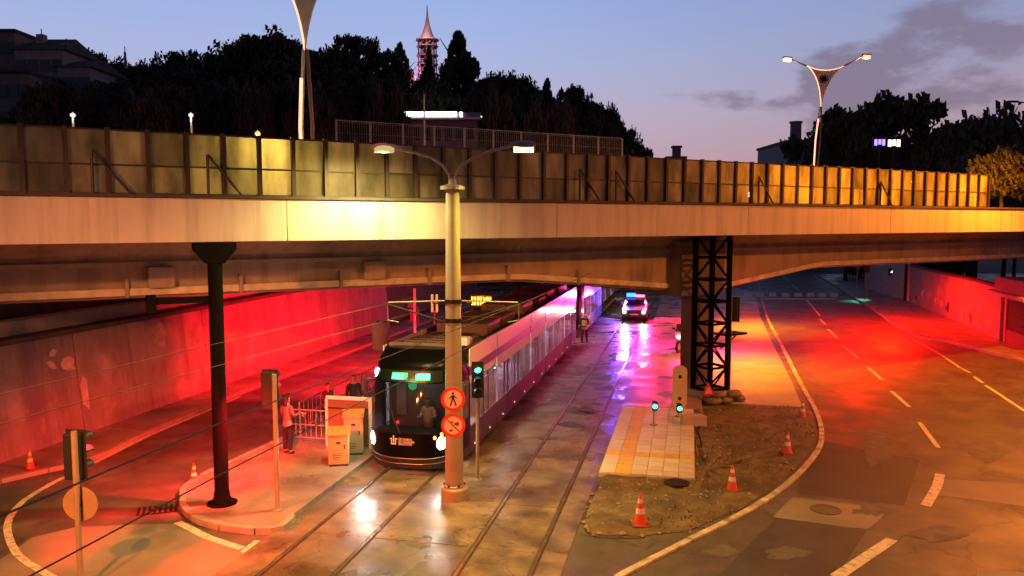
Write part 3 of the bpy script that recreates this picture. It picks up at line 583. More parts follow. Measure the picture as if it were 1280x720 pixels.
# catenary brackets on the pole
for sx, lab in ((-1, 'thin overhead wire bracket reaching left of the lamp pole over the tram'), (1, 'thin overhead wire bracket reaching right of the lamp pole over the empty track')):
    cb = thing('wire_bracket', lab, 'bracket', lp.location, 0, 'overhead wire brackets on the lamp pole')
    for z_ in (5.02, 4.55): MB().lathe([(.215, z_ - .05), (.215, z_ + .05), (.0, z_ + .05)], 16).build('clamp', dark_steel, cb)
    MB().path([(sx * .2, 0, 5.03), (sx * 1.6, 0, 4.99)], .022, 6).build('top_tube', grey_steel, cb)
    MB().path([(sx * .2, 0, 4.5), (sx * .9, 0, 4.72), (sx * 1.62, 0, 4.95)], .028, 6).build('strut', dark_steel, cb)
    MB().lathe([(.03, -.1), (.05, -.06), (.03, -.02), (.05, .02), (.03, .06)], 8, (sx * .42, 0, 4.99), 'x').build('insulator', rust_steel, cb)
    MB().path([(sx * 1.62, 0, 4.95), (sx * 1.62, 0, 4.55), (sx * 1.35, 0, 4.5)], .015, 6).build('steady_arm', grey_steel, cb)
wire_mat = M('wire', (.10, .075, .065), .6, var=.1)
def wire(v_, z0, z1, z2, lab, r=.007):
    pts = [T(v_, -22, z0), T(v_, -9, z0 - .05), T(v_, 4.1, z1), T(v_, 22, z1 - .18), T(v_, 30, z2), T(v_, 60, z2)]
    o = MB().path([Vector(p) for p in pts], r, 5).build('overhead_wire', wire_mat); tag(o, lab, 'wire', 'overhead tram wires')
wire(.05, 4.80, 4.45, 4.2, 'lower contact wire over the track of the standing tram'); wire(.05, 5.12, 4.88, 4.6, 'upper messenger wire over the track of the standing tram')
wire(3.95, 5.00, 4.75, 4.2, 'lower contact wire over the empty right track', .006); wire(3.95, 5.42, 5.12, 4.6, 'upper messenger wire over the empty right track')

# ------------------------------------------------------------------ camera-side street lamps (they light the crossing)
def side_lamp(x, y, h, armx, army, col, watts, lab, cone=165, aim=None, blend=.3):
    base = 0.0
    s_ = thing('street_lamp', lab, 'street lamp', (x, y, base))
    MB().lathe([(.16, 0), (.13, 1), (.07, h)], 12).build('pole', grey_steel, s_, smooth=True)
    MB().path([(0, 0, h - .1), (armx * .4, army * .4, h + .2), (armx, army, h + .3)], .04, 8).build('lamp_arm', grey_steel, s_)
    d = Vector((armx, army, 0)).normalized(); c = Vector((armx, army, h + .3)) + d * .3
    MB().box(c, (.7, .28, .12), Matrix.Rotation(math.atan2(army, armx), 3, 'Z')).build('lamp_head', dark_steel, s_, bevel=.03)
    MB().box(c - Vector((0, 0, .07)), (.5, .2, .03), Matrix.Rotation(math.atan2(army, armx), 3, 'Z')).build('lens', EM('lens_sodium', (1, .55, .16), 12), s_)
    light('lamp_light', 'SPOT', c - Vector((0, 0, .15)), col, watts, .2, aim=c - Vector((0, 0, 5)) if aim is None else Vector(aim) - Vector((x, y, 0)), cone=cone, blend=blend, parent=s_)
side_lamp(-10.0, 4.0, 9.6, 2.0, 1.0, (1, .20, .018), 19000, 'street lamp on the near left pavement', cone=84, aim=(-6.6, 12.6, 0), blend=.7)
for q_ in [o for o in bpy.data.objects if o.type == 'EMPTY' and o.get('label') == 'street lamp on the near left pavement']:      # unseen second head added on that pole to warm the left fascia
    MB().box((.3, .35, 9.2), (.5, .3, .35)).build('flood_head', dark_steel, q_, bevel=.03); light('flood_light', 'SPOT', (.4, .7, 9.15), (1, .30, .08), 9500, .2, aim=(3.2, 13.5, 4.0), cone=60, blend=1, parent=q_)
side_lamp(22.5, 12.0, 10.2, -2.5, .8, (1, .25, .012), 13000, 'street lamp on the near right pavement', cone=124, aim=(15.5, 20.5, 0), blend=.5)
side_lamp(27.0, 32.0, 11.9, -4.2, .4, (1, .23, .004), 17000, 'sodium street lamp whose arm enters at the right edge of the view')

# ------------------------------------------------------------------ traffic signals
sig_black = M('signal_black', (.014, .014, .015), .5)
def signal(name, base, h, ang, head_z, off, lit, lab, cat='traffic signal', post_r=.055, lamps=3, watts=0, aimd=None, cone=130, post=pole_mat, green=False, grp='traffic signals', es=30, hw_=.15):
    s_ = thing(name, lab, cat, base, ang, grp)
    MB().lathe([(.13, 0), (.13, .03), (post_r, .05), (post_r, h), (.0, h)], 12).build('post', post, s_)
    hh = .28 * lamps + .04; hd = MB().bb(off - hw_, off + hw_, .02, .20, head_z, head_z + hh).build('signal_head', sig_black, s_, bevel=.02)
    if lamps > 1: MB().bb(off - hw_ - .06, off + hw_ + .06, .19, .205, head_z - .05, head_z + hh + .05).build('back_board', sig_black, s_)
    for k in range(lamps):
        z_ = head_z + .16 + .28 * k
        on = (k == 0) if green else (k == lamps - 1)
        MB().lathe([(min(.09, hw_ - .01), .206), (min(.09, hw_ - .01), .222), (.0, .226)], 16, (off, 0, z_), 'y').build('lens', EM('lens_green', (.05, 1, .45), es) if on and green else EM('lens_red', RED, 30) if on else M('lens_dark', (.03, .02, .02), .2), hd)
        if lamps > 1: MB().add([(off + .105 * math.cos(a), y_, z_ + .105 * math.sin(a)) for y_ in (.205, .54) for a in [math.pi * j / 8 for j in range(9)]], [(j, j + 1, j + 10, j + 9) for j in range(8)]).build('visor', sig_black, hd)
    if watts:
        light('signal_light', 'SPOT', (off, .30, head_z + hh - .18), lit, watts, .05, aim=Vector((off, .30, head_z + hh - .18)) + Vector(aimd), cone=cone, blend=.7, parent=s_)
    return s_
signal('traffic_signal', G(347, 638, .14), 3.28, TROT, 2.42, -.22, RED, 'grey traffic signal post with dark head seen from behind on the island', watts=8500, aimd=(-.8, .7, -1.2), cone=104)
signal('traffic_signal', D(97, 640, 14.6).xy.to_3d(), 3.1, TROT + .05, 2.15, -.12, RED, 'nearest traffic signal seen from behind with a round disc on its post', watts=3600, aimd=(.15, 1, -.9), cone=108)
bs = thing('round_sign', 'dull round sign seen from behind on the nearest signal post', 'sign', D(97, 632, 14.6) + Vector((0, .09, 0)))
MB().lathe([(.33, 0), (.33, .015), (.0, .015)], 28, axis='y').build('disc', M('sign_back', (.26, .20, .12), .6, var=.15), bs)
MB().bb(-.05, .05, -.035, 0, -.05, .05).build('clamp', dark_steel, bs)
# big red signal on the platform
ps = signal('traffic_signal', T(-4.3, 15.0, .14), 3.0, TROT + R(8), 1.95, .0, RED, 'traffic signal behind a grey square plate on the platform beside the tram cab', watts=10500, aimd=(-1.0, .95, -.4), cone=140)
MB().bb(-.33, .33, -.10, -.07, 1.75, 2.85).build('back_plate', M('plate_grey', (.26, .25, .26), .5, var=.1), ps, bevel=.02)
signal('traffic_signal', T(-4.7, 20.2, .14), 3.75, TROT, 2.2, -.1, RED, 'slim pale signal post farther along the platform edge', watts=7000, aimd=(-1.2, .5, -.3), cone=150, post=white_paint, lamps=2)
# right-hand signal beside the lattice tower, red towards the road
signal('traffic_signal', G(911, 496, .0), 4.0, R(-18), 3.05, .12, RED, 'traffic signal with red light towards the right road beside the lattice tower', watts=220, aimd=(.3, 1.0, -.35), cone=100)
# two red lamps added out of sight under the overpass to redden the right road
for k, (px, Y_) in enumerate(((1062, 47), (1112, 53))):
    p = D(px, 320, Y_); hs = thing('hanging_signal', ['red traffic signal hung under the overpass above the left lane of the right road', 'red traffic signal hung under the overpass above the right lane of the right road'][k], 'traffic signal', (p.x, p.y, 4.62), R(-25), 'signals hung under the overpass')
    MB().bb(-.45, .45, -.1, .1, -.30, .0).build('signal_head', sig_black, hs, bevel=.02)
    for x in (-.3, 0, .3): MB().lathe([(.09, .10), (.09, .115), (.0, .12)], 14, (x, 0, -.15), 'y').build('lens', EM('lens_red', RED, 30), hs)
    MB().tube((0, 0, 0), (0, 0, .18), .05).build('hanger', dark_steel, hs)
    light('signal_light', 'SPOT', (0, .18, -.36), (1, .010, .001), (4800, 8000)[k], .08, aim=(0, .3, -4), cone=174, blend=.35, parent=hs)
# tram signal (green) next to the cab and two small greens on the paving
signal('tram_signal', G(597, 600), 3.25, math.pi + .1, 2.35, 0, (.05, 1, .5), 'slim tram signal with a green light beside the tram cab', cat='tram signal', lamps=3, green=False, post=M('post_olive', (.22, .19, .12), .5), grp='tram signals', hw_=.10, post_r=.045).name
for o in [c for c in bpy.data.objects if c.parent and c.parent.parent and c.parent.parent.name == 'tram_signal' and c.name.startswith('lens') and c.data.materials[0] == MATS['lens_red']]: o.data.materials[0] = EM('lens_green', (.05, 1, .45), 8)
signal('small_signal', G(817, 531, .14), .62, math.pi - .1, .52, -.02, None, 'small low signal with a green lamp standing on the tiled paving', cat='small signal', lamps=1, green=True, post_r=.03, grp='low green signals', hw_=.085)
signal('small_signal', G(848, 521, .14), .30, math.pi, .18, 0, None, 'small green lamp at the foot of the tall rounded board', cat='small signal', lamps=1, green=True, post_r=.03, grp='low green signals', hw_=.085)
tb = thing('rounded_board', 'tall pale rounded board with two dark dots standing at the end of the tiled paving', 'board', G(849, 512, .13), 0)
q = [(.26 * math.cos(a), 1.42 + .22 * math.sin(a)) for a in [math.pi * j / 8 for j in range(9)]] + [(.26 * math.cos(a), .26 + .22 * math.sin(a)) for a in [math.pi + math.pi * j / 8 for j in range(9)]]
MB().xz(q, -.05, .05).build('board', M('board_cream', (.50, .40, .24), .5, var=.1), tb, bevel=.012)
for z_ in (.42, 1.22): MB().lathe([(.07, -.058), (.07, -.05), (.0, -.05)], 12, (0, 0, z_), 'y').build('dot', dark_steel, tb)
MB().bb(-.05, .05, -.04, .04, 0, .1).build('foot', dark_steel, tb)
cbk = MB().prism([(-.42, -.22), (.42, -.22), (.38, .22), (-.38, .22)], 0, .42).build('concrete_block', M('block_pink', (.42, .30, .25), .8, var=.2), bevel=.03); cbk.location = G(866, 534, .0); cbk.rotation_euler = (0, 0, .1); tag(cbk, 'low concrete block beside the tiled paving in front of the lattice tower', 'block')
wt = thing('roadwork_sign', 'small red triangular roadwork sign leaning inside the lattice tower foot', 'sign', G(885, 498, .35) , .2)
MB().xz([(-.26, .12), (.26, .12), (0, .62)], -.02, .02).build('triangle', M('sign_red', (.62, .03, .02)), wt)
MB().xz([(-.15, .18), (.15, .18), (0, .46)], -.026, -.018).build('face', M('sign_pale', (.7, .35, .3), .5), wt)
for sx in (-.18, .18): MB().tube((sx, 0, 0), (sx * .8, 0, .3), .02).build('leg', dark_steel, wt)

# ------------------------------------------------------------------ cones
def make_cone():
    r = thing('traffic_cone', '', 'traffic cone', (0, 0, 0), 0, 'orange traffic cones')
    MB().bb(-.19, .19, -.19, .19, 0, .04).build('base', M('cone_base', (.30, .05, .02), .6), r, bevel=.015)
    MB().lathe([(.145, .04), (.026, .72), (.0, .72)], 18).build('body', M('cone_orange', (.75, .10, .015), .45, var=.1, scale=6), r, smooth=True)
    for a, b in ((.28, .40), (.52, .62)):
        ra, rb_ = .145 - .119 * (a - .04) / .68 + .003, .145 - .119 * (b - .04) / .68 + .003
        MB().lathe([(ra, a), (rb_, b), (rb_ - .003, b), (ra - .003, a)], 18).build('reflective_band', M('cone_white', (.80, .74, .68), .35), r, smooth=True)
    return r
c0 = make_cone()
for k, (x, y, z_, sc_, lab) in enumerate([(800, 656, .05, 1.0, 'orange cone nearest to the camera standing on the dirt by its broken edge'), (915, 613, .05, .92, 'orange cone in the middle of the dirt patch'), (984, 567, .05, .92, 'orange cone near the bend of the pale kerb'), (1003, 523, .0, .9, 'orange cone at the far end of the dirt patch beside the kerb'), (38, 586, .12, .75, 'small cone at the far left edge under the mural wall'), (243, 604, .0, .75, 'small cone on the rounded left end of the tram island')]):
    c = c0 if k == 0 else dup(c0); c.location = G(x, y, z_); c.rotation_euler = (0, 0, k * .7); c['label'] = lab; c.scale = (sc_,) * 3

# ------------------------------------------------------------------ platform furniture
scn = thing('platform_screen', 'waist high end screen with white frame on the platform beside the tram cab', 'screen', T(-2.36, 7.5, .14), TROT)
MB().bb(-.66, .66, -.02, .02, .05, 1.46).build('panel', M('screen_panel', (.16, .10, .07), .4, var=.2), scn)
MB().bb(-.72, .70, -.05, .05, 1.46, 1.56).build('top_rail', white_paint, scn, bevel=.01); MB().bb(.66, .74, -.05, .05, 0, 1.56).build('post', white_paint, scn, bevel=.01); MB().bb(-.74, -.66, -.05, .05, 0, 1.46).build('post', white_paint, scn)
MB().bb(-.66, .66, -.045, -.022, 1.18, 1.22).build('mid_rail', dark_steel, scn)
for k, (v_, u_, h_, lab) in enumerate(((-1.95, 5.9, .98, 'nearer pale yellow cabinet with slanted lid beside the tram cab'), (-1.98, 7.0, 1.22, 'taller pale yellow cabinet close to the platform screen'))):
    cb = thing('cabinet', lab, 'cabinet', T(v_, u_, .14), TROT + .1 + R(16), 'yellow cabinets at the platform end')
    my = M('cabinet_yellow', (.40, .31, .15), .5, var=.1, scale=3)
    MB().yz([(-.25, .05), (.25, .05), (.25, h_), (-.25, h_ - .10)], -.28, .28).build('body', my, cb, bevel=.015)
    MB().yz([(-.29, h_ - .105), (.29, h_ + .005), (.29, h_ + .045), (-.29, h_ - .065)], -.32, .32).build('lid', M('cabinet_lid', (.46, .31, .10), .5), cb, bevel=.01)
    MB().bb(-.22, .22, -.262, -.252, .12, h_ - .2).build('door', my, cb); MB().bb(-.26, .26, -.24, .24, 0, .05).build('plinth', dark_steel, cb)
    MB().bb(-.06, .06, -.268, -.261, h_ - .34, h_ - .28).build('label_plate', dark_steel, cb); MB().bb(.15, .18, -.285, -.262, h_ * .5, h_ * .5 + .12).build('handle', dark_steel, cb)
    for j in range(4): MB().bb(-.16, .08, -.262, -.256, .2 + j * .05, .22 + j * .05).build('vent_slot', dark_steel, cb)
rail_grey = M('railing_grey', (.28, .26, .25), .5, var=.2)
def railing(base, rz, L_, lab):
    r = thing('railing', lab, 'railing', base, rz, 'railings along the platform edge')
    for x in (0, L_): MB().tube((x, 0, 0), (x, 0, 1.1), .028, n=8).build('post', rail_grey, r)
    for z_ in (1.08, .62, .22): MB().tube((0, 0, z_), (L_, 0, z_), .02, n=6).build('rail', rail_grey, r)
    for k in range(1, 8): MB().tube((L_ * k / 8, 0, .22), (L_ * k / 8, 0, 1.08), .010, n=5).build('bar', rail_grey, r)
    return r
for k in range(9): railing(T(-4.45, 8.4 + k * 2.5, .14), math.pi / 2 + TROT, 2.4, ['first railing panel from the platform screen along the red road', 'second railing panel from the screen, beside the person in black', 'third railing panel along the red road', 'fourth railing panel, just before the signal with the grey plate', 'fifth railing panel, just beyond the grey plate signal', 'sixth railing panel, by the slim pale signal post', 'seventh railing panel, behind the slim pale post', 'eighth railing panel, towards the amber display', 'farthest railing panel, next to the amber display post'][k])
railing(T(-4.45, 7.5, .14), TROT, 1.35, 'short cross railing between the screen and the red road')
dsp = thing('information_display', 'amber two line information display on a post above the platform', 'display', T(-3.7, 28.6, .14), TROT)
MB().tube((.0, 0, 0), (.0, 0, 2.1), .06).build('post', grey_steel, dsp); MB().bb(-.68, .68, -.09, .09, 2.05, 2.72).build('case', sig_black, dsp, bevel=.02)
am = EM('led_amber', (1, .28, .03), 9)
random.seed(3)
for z_ in (2.15, 2.43):
    for k in range(7):
        x = -.58 + k * .166
        MB().bb(x, x + random.choice([.12, .13, .09]), -.098, -.09, z_, z_ + .18).build('led_character', am, dsp)
light('display_light', 'POINT', (0, -.5, 2.4), (1, .35, .05), 60, .2, parent=dsp)
op = thing('signal_bars', 'pair of upright orange lit bars on a post above the platform railing', 'sign', T(-4.4, 22.2, .14), TROT)
MB().tube((0, 0, 0), (0, 0, 2.5), .03).build('post', grey_steel, op)
for x in (-.12, .12): MB().bb(x - .05, x + .05, -.03, .03, 2.45, 3.3).build('bar', EM('bar_orange', (1, .22, .06), 1.6), op, bevel=.01)
MB().bb(-.17, .17, -.02, .02, 2.38, 2.45).build('bracket', dark_steel, op)

# ------------------------------------------------------------------ tram
tram = thing('tram', 'black fronted tram with green lit destination display standing at the platform', 'tram', T(.15, 5.5, .02), TROT, 'trams on the left track')
white_body = M('tram_white', (.76, .75, .76), .22, var=.04, scale=1, bump=.01, coat=.5)
purple = M('tram_purple', (.085, .03, .22), .3, var=.05, coat=.4)
skirt_mat = M('tram_skirt', (.030, .026, .030), .5, var=.25, scale=2)
blackgloss = M('tram_black', (.0022, .0022, .0026), .30, var=.05, bump=0); blackgloss.node_tree.nodes['Principled BSDF'].inputs['Specular IOR Level'].default_value = .10
under = M('tram_underframe', (.016, .017, .022), .5, var=.3)
wind = glass('windscreen_glass', (.003, .004, .004), .30, .05); wind.node_tree.nodes['Principled BSDF'].inputs['Specular IOR Level'].default_value = .2
wing = glass('window_glass', (.26, .23, .26), .50, .08)
HWID, NL = 1.325, 1.9
def y0(z): return .16 - .16 * min(1, max(0, (z - .2) / .7)) + max(0, (z - 1.15)) ** 1.35 * .24 + max(0, z - 2.95) ** 1.6 * 1.9
def wz(z): return HWID - .05 * max(0, (.5 - z)) - max(0, z - 2.35) ** 1.7 * .20
def nose(s, z, off=0.0):
    a = s * math.pi / 2; e = .72; w = wz(z)
    def pt(s):
        a = s * math.pi / 2; sn, cs = math.sin(a), max(math.cos(a), 0)
        return Vector((w * math.copysign(abs(sn) ** e, sn), y0(z) + (NL - y0(z)) * (1 - cs ** .62), z))
    p = pt(s)
    if off:
        d = pt(min(s + .01, .999)) - pt(max(s - .01, -.999)); nr = Vector((d.y, -d.x, 0)).normalized(); p = p + nr * off
    return p
def patch(name, s0, s1, z0, z1, mat, parent, off=0.0, ns=24, nz=8, thick=.0, zf=None):
    vs = []; 
    for j in range(nz + 1):
        for i in range(ns + 1):
            s_ = s0 + (s1 - s0) * i / ns; lo = z0 if zf is None else zf(s_)[0]; hi = z1 if zf is None else zf(s_)[1]
            vs.append(nose(s_, lo + (hi - lo) * j / nz, off))
    fs = [(j * (ns + 1) + i, j * (ns + 1) + i + 1, (j + 1) * (ns + 1) + i + 1, (j + 1) * (ns + 1) + i) for j in range(nz) for i in range(ns)]
    mb = MB().add(vs, fs)
    o = mb.build(name, mat, parent, smooth=True)
    return o
patch('bumper', -1, 1, .20, .48, under, tram); patch('front_mask', -1, 1, .48, 1.20, blackgloss, tram)
patch('corner_panel', -1, -.60, 1.20, 2.52, blackgloss, tram); patch('corner_panel', .60, 1, 1.20, 2.52, blackgloss, tram)
patch('windscreen', -.60, .60, 1.20, 2.52, wind, tram); patch('front_mask', -1, 1, 2.52, 3.36, blackgloss, tram, nz=12)
patch('side_window', -.985, -.64, 1.35, 2.45, wing, tram, .006); patch('side_window', .64, .985, 1.35, 2.45, wing, tram, .006)
# roof over the cab
rv = [nose(-1 + 2 * i / 24, 3.36) for i in range(25)]; rv.append(Vector((0, NL, 3.42)))
MB().add(rv, [(i, i + 1, 25) for i in range(24)]).build('cab_roof', under, tram, smooth=True)
silver = M('tram_silver', (.55, .55, .55), .25, metal=.8, var=.05)
MB().path([nose(-.86 + 1.72 * i / 30, .60 - .10 * math.cos((-.86 + 1.72 * i / 30) * 1.8), .012) for i in range(31)], .013, 5).build('chrome_line', silver, tram)
MB().path([nose(-.80 + 1.6 * i / 30, .46 - .12 * math.cos((-.80 + 1.6 * i / 30) * 1.9), .012) for i in range(31)], .011, 5).build('chrome_line', silver, tram)
led = EM('led_green', (.005, 1, .22), 1.6); ledc = EM('led_green_core', (.08, 1, .42), 5)
patch('display_glass', -.42, .42, 2.56, 2.86, M('display_black', (.005, .012, .008), .3), tram, .008, nz=3)
for s0_, s1_ in ((-.175, -.005), (.045, .22)):
    patch('destination_display', s0_, s1_, 2.615, 2.80, led, tram, .014, ns=8, nz=2)
    k = s0_ + .015
    while k < s1_ - .02: patch('led_character', k, k + .022, 2.64, 2.775, ledc, tram, .018, ns=2, nz=1); k += .034
hl = EM('headlamp', (1, .95, .86), 60)
def lamp_blob(s_, z, rx, rz_, name, mat):
    p = nose(s_, z, .01); q = nose(s_ + .02, z, .01); a = math.atan2((q - p).y, (q - p).x)
    mb = MB(); r_ = Matrix.Rotation(a, 3, 'Z'); n_ = 14
    vs = [p + r_ @ Vector((rx * math.cos(2 * math.pi * j / n_), -.01, rz_ * math.sin(2 * math.pi * j / n_))) for j in range(n_)] + [p + r_ @ Vector((0, -.04, 0))] + [p + r_ @ Vector((rx * 1.1 * math.cos(2 * math.pi * j / n_), .04, rz_ * 1.1 * math.sin(2 * math.pi * j / n_))) for j in range(n_)]
    mb.add(vs, [(j, (j + 1) % n_, n_) for j in range(n_)] + [(j, n_ + 1 + j, n_ + 1 + (j + 1) % n_, (j + 1) % n_) for j in range(n_)])
    return mb.build(name, mat, tram, smooth=True)
for s_ in (-.60, .56): lamp_blob(s_, 2.70, .075, .13, 'top_headlight', hl)
for s_ in (-.55, .45): lamp_blob(s_, .93, .13, .17, 'headlight', hl)
for s_, z_ in ((.34, 1.10), (.45, 1.17)): lamp_blob(s_, z_, .04, .05, 'indicator', EM('indicator', (1, .35, .06), 5))
for s_, w in ((-.55, 240), (.45, 240)):
    p = nose(s_, .9, .25); light('headlight_beam', 'SPOT', p, (1, .92, .8), w * .5, .08, aim=p + Vector((0, -6, -.75)), cone=70, blend=.8, parent=tram)
light('display_glow', 'POINT', nose(0, 2.7, .5), (.05, 1, .35), 22, .15, parent=tram)
# emblem and lettering
fp = nose(-.10, .98, .016)
emb = MB(); ex = -.30
for q in ([(-.07, -.09), (-.05, -.09), (-.05, .08), (-.07, .08)], [(.05, -.09), (.07, -.09), (.07, .08), (.05, .08)], [(-.05, -.09), (.05, -.09), (.05, -.06), (-.05, -.06)], [(-.012, -.04), (.012, -.04), (.012, .15), (-.012, .15)], [(-.11, .05), (-.08, .05), (-.08, .07), (-.11, .07)], [(.08, .05), (.11, .05), (.11, .07), (.08, .07)], [(-.035, .02), (.035, .02), (.0, .07)]): emb.xz([(a + ex, b + 1.0) for a, b in q], y0(1.0) - .022, y0(1.0) - .01)
emb.build('emblem', M('lettering', (.72, .62, .56), .5), tram)
def text(body, size, name, mat, parent, loc, rot=(math.pi / 2, 0, 0)):
    cu = bpy.data.curves.new(name, 'FONT'); cu.body = body; cu.size = size; cu.extrude = .002; cu.materials.append(mat)
    o = bpy.data.objects.new(name, cu); COL.objects.link(o); bpy.context.view_layer.update(); me = bpy.data.meshes.new_from_object(o.evaluated_get(bpy.context.evaluated_depsgraph_get())); bpy.data.objects.remove(o); o = bpy.data.objects.new(name, me); COL.objects.link(o); o.parent = parent; o.location = loc; o.rotation_euler = rot; return o
text('İSTANBUL', .085, 'lettering', M('lettering'), tram, (ex + .14, y0(1.0) - .02, 1.03)); text('BÜYÜKŞEHİR', .075, 'lettering', M('lettering'), tram, (ex + .14, y0(1.0) - .02, .965)); text('BELEDİYESİ', .075, 'lettering', M('lettering'), tram, (ex + .14, y0(1.0) - .02, .90))
# wipers
MB().path([nose(-.02, 1.22, .03), nose(-.09, 1.6, .03), nose(-.14, 1.9, .03)], .012, 5).build('wiper', under, tram)
# cab inside
MB().bb(-1.1, 1.1, 1.75, 1.80, .5, 3.2).build('cab_wall', M('cab_wall', (.16, .15, .15), .6), tram); MB().bb(-1.1, 1.1, .5, 1.2, .75, 1.12).build('dashboard', under, tram, bevel=.05); MB().bb(-1.15, 1.15, .5, 1.75, .45, .5).build('cab_floor', under, tram)
MB().bb(-.85, -.55, 1.70, 1.74, 1.3, 2.4).build('cab_door_glass', M('cab_door_pale', (.35, .36, .38), .4), tram)
light('cab_light', 'POINT', (0, 1.3, 2.45), (1, .9, .8), 9, .1, parent=tram)
# body modules
mods = [(1.9, 5.2), (5.32, 11.0), (11.12, 14.4), (14.52, 19.9), (20.02, 24.2)]
ceil = EM('ceiling_light', (1, .86, .86), 42); inner = M('tram_inside', (.55, .50, .50), .6)
pill = M('tram_pillar', (.03, .028, .034), .35)
for mi, (a, b) in enumerate(mods):
    MB().bb(-1.2, 1.2, a + .02, b - .02, .40, .46).build('floor', M('tram_floor', (.36, .34, .36), .6), tram)
    MB().bb(-1.28, 1.28, a + .01, b - .01, 2.86, 3.08).build('roof', under, tram)
    MB().bb(-.45, .45, a + .2, b - .2, 2.83, 2.855).build('ceiling_light', ceil, tram)
    for sx in (-1, 1):
        X0, X1 = (1.27, 1.325) if sx > 0 else (-1.325, -1.27)
        MB().bb(X0, X1, a, b, .22, .98).build('skirt', skirt_mat, tram, bevel=.01)
        MB().bb(X0, X1, a, b, 2.16 if mi else 2.30, 2.50).build('header', white_body, tram)
        MB().bb(X0 - (sx < 0) * .004, X1 + (sx > 0) * .004, a, b, 2.505, 2.76).build('stripe', purple, tram)
        fx = (1.30, 1.34) if sx > 0 else (-1.34, -1.30)
        MB().yz([(a, 2.765), (b, 2.765), (b, 3.30), (a, 3.30)], *(fx if sx > 0 else (fx[0], fx[1]))).build('roof_fairing', white_body, tram, bevel=.015)
        # windows and doors
        L_ = b - a; n_ = max(2, round(L_ / 1.12)); w_ = L_ / n_; dk = (n_ // 2) if mi != 0 else 0
        for k in range(n_):
            p, q = a + k * w_, a + (k + 1) * w_
            if mi in (1, 3) and k in (dk - 1, dk) or mi in (2, 4) and k == dk or mi == 0 and k == 1:
                MB().bb(X0 + (.0 if sx < 0 else .02), X1 - (.0 if sx > 0 else .02), p + .05, q - .03, .99, 2.14).build('door', wing, tram)
                MB().bb(X0, X1 + (.006 if sx > 0 else 0) - (.0), p + .47, p + .56, .36, 2.14).build('door_edge', pill, tram)
            else:
                MB().bb(X0 + (.0 if sx < 0 else .02), X1 - (.0 if sx > 0 else .02), p + .05, q - .03, .985, 2.155).build('window', wing, tram)
            MB().bb(X0, X1 + (.004 if sx > 0 else 0), p - .03 if k else p, p + .05, .98, 2.16 if mi else 2.30).build('pillar', pill if k % 2 or mi == 0 else M('tram_pillar_light', (.30, .27, .30), .3), tram)
        if mi % 2 == 0 and mi: MB().bb(X0 + .01, X1 - .01, a + L_ * .3, b - L_ * .3, .1, .3).build('bogie_cover', under, tram)
    for k in range(int((b - a) / .95)):
        if mi not in (0,):
            y_ = a + .6 + k * .95
            for sx in (-.85, .85): MB().yz([(y_ - .2, .46), (y_ + .22, .46), (y_ + .22, .9), (y_ - .12, .92), (y_ - .18, 1.5), (y_ - .26, 1.5)], sx - .36, sx + .36).build('seat', M('seat_blue', (.26, .20, .34), .7), tram)
    MB().bb(-1.0, 1.0, a + .5, b - .5, .08, .40).build('underframe', under, tram)
    if mi < 4: MB().bb(-1.22, 1.22, b, mods[mi + 1][0], .4, 3.0).build('bellows', rubber, tram)
for k in range(12): MB().box((1.34, 2.4 + k * 1.85, .38), (.02, .06, .05)).build('marker_light', EM('marker', (1, .55, .35), 1.3), tram)
roof_items = [(.0, 2.6, 1.5, 1.5, .30), (.0, 4.4, 1.7, .9, .22), (.0, 6.6, 1.8, 1.9, .42), (.0, 9.3, 1.7, 2.0, .36), (0, 12.6, 1.8, 2.0, .46), (0, 15.8, 1.9, 1.8, .40), (0, 18.4, 1.8, 1.9, .50), (0, 21.2, 1.9, 1.5, .44), (0, 23.1, 1.7, 1.5, .36)]
for x, y, w, l, h in roof_items:
    o = MB().bb(x - w / 2, x + w / 2, y - l / 2, y + l / 2, 3.10, 3.10 + h).build('roof_box', M('roof_box', (.20, .15, .13), .55, var=.2, scale=2), tram, bevel=.04)
    for k in range(3): MB().bb(x - w / 2 + .1, x + w / 2 - .1, y - l / 2 + .15 + k * l / 3.3, y - l / 2 + .25 + k * l / 3.3, 3.10 + h, 3.12 + h).build('rib', dark_steel, o)
MB().path([(-.95, 2.2, 3.2), (-.95, 24, 3.2)], .03, 6).build('roof_pipe', rust_steel, tram); MB().path([(.95, 2.2, 3.2), (.95, 24, 3.2)], .03, 6).build('roof_pipe', rust_steel, tram)
MB().bb(-1.0, .95, 1.55, 1.68, 3.36, 3.46).build('roof_rail', M('roof_beam', (.16, .11, .09), .6), tram); MB().bb(.9, 1.15, 2.3, 2.6, 3.32, 3.55).build('camera_box', white_body, tram)
for sx in (-.45, .45):
    MB().path([(sx, 11.0, 3.5), (sx * .8, 9.8, 3.9), (sx * .9, 11.3, 4.15)], .025, 6).build('pantograph_arm', dark_steel, tram)
MB().path([(-.75, 11.3, 4.1), (-.6, 11.3, 4.18), (.6, 11.3, 4.18), (.75, 11.3, 4.1)], .025, 6).build('contact_strip', dark_steel, tram)
for sx in (-1, 1):
    m_ = thing  # mirrors
    MB().path([nose(sx * .78, 2.45, .0), nose(sx * .74, 2.5, .22)], .02, 6).build('mirror_arm', under, tram)
    p = nose(sx * .74, 2.3, .24); MB().box(p, (.08, .14, .34)).build('mirror', under, tram, bevel=.03)
for o in list(tram.children):
    if o.type == 'LIGHT' and o.name.startswith('cab'): pass
tram2 = bpy.data.objects.new('tram', None); COL.objects.link(tram2); tram2.location = T(.15, 31.3, .02); tram2.rotation_euler = (0, 0, TROT); tag(tram2, 'second tram coupled close behind the first under the overpass', 'tram', 'trams on the left track')
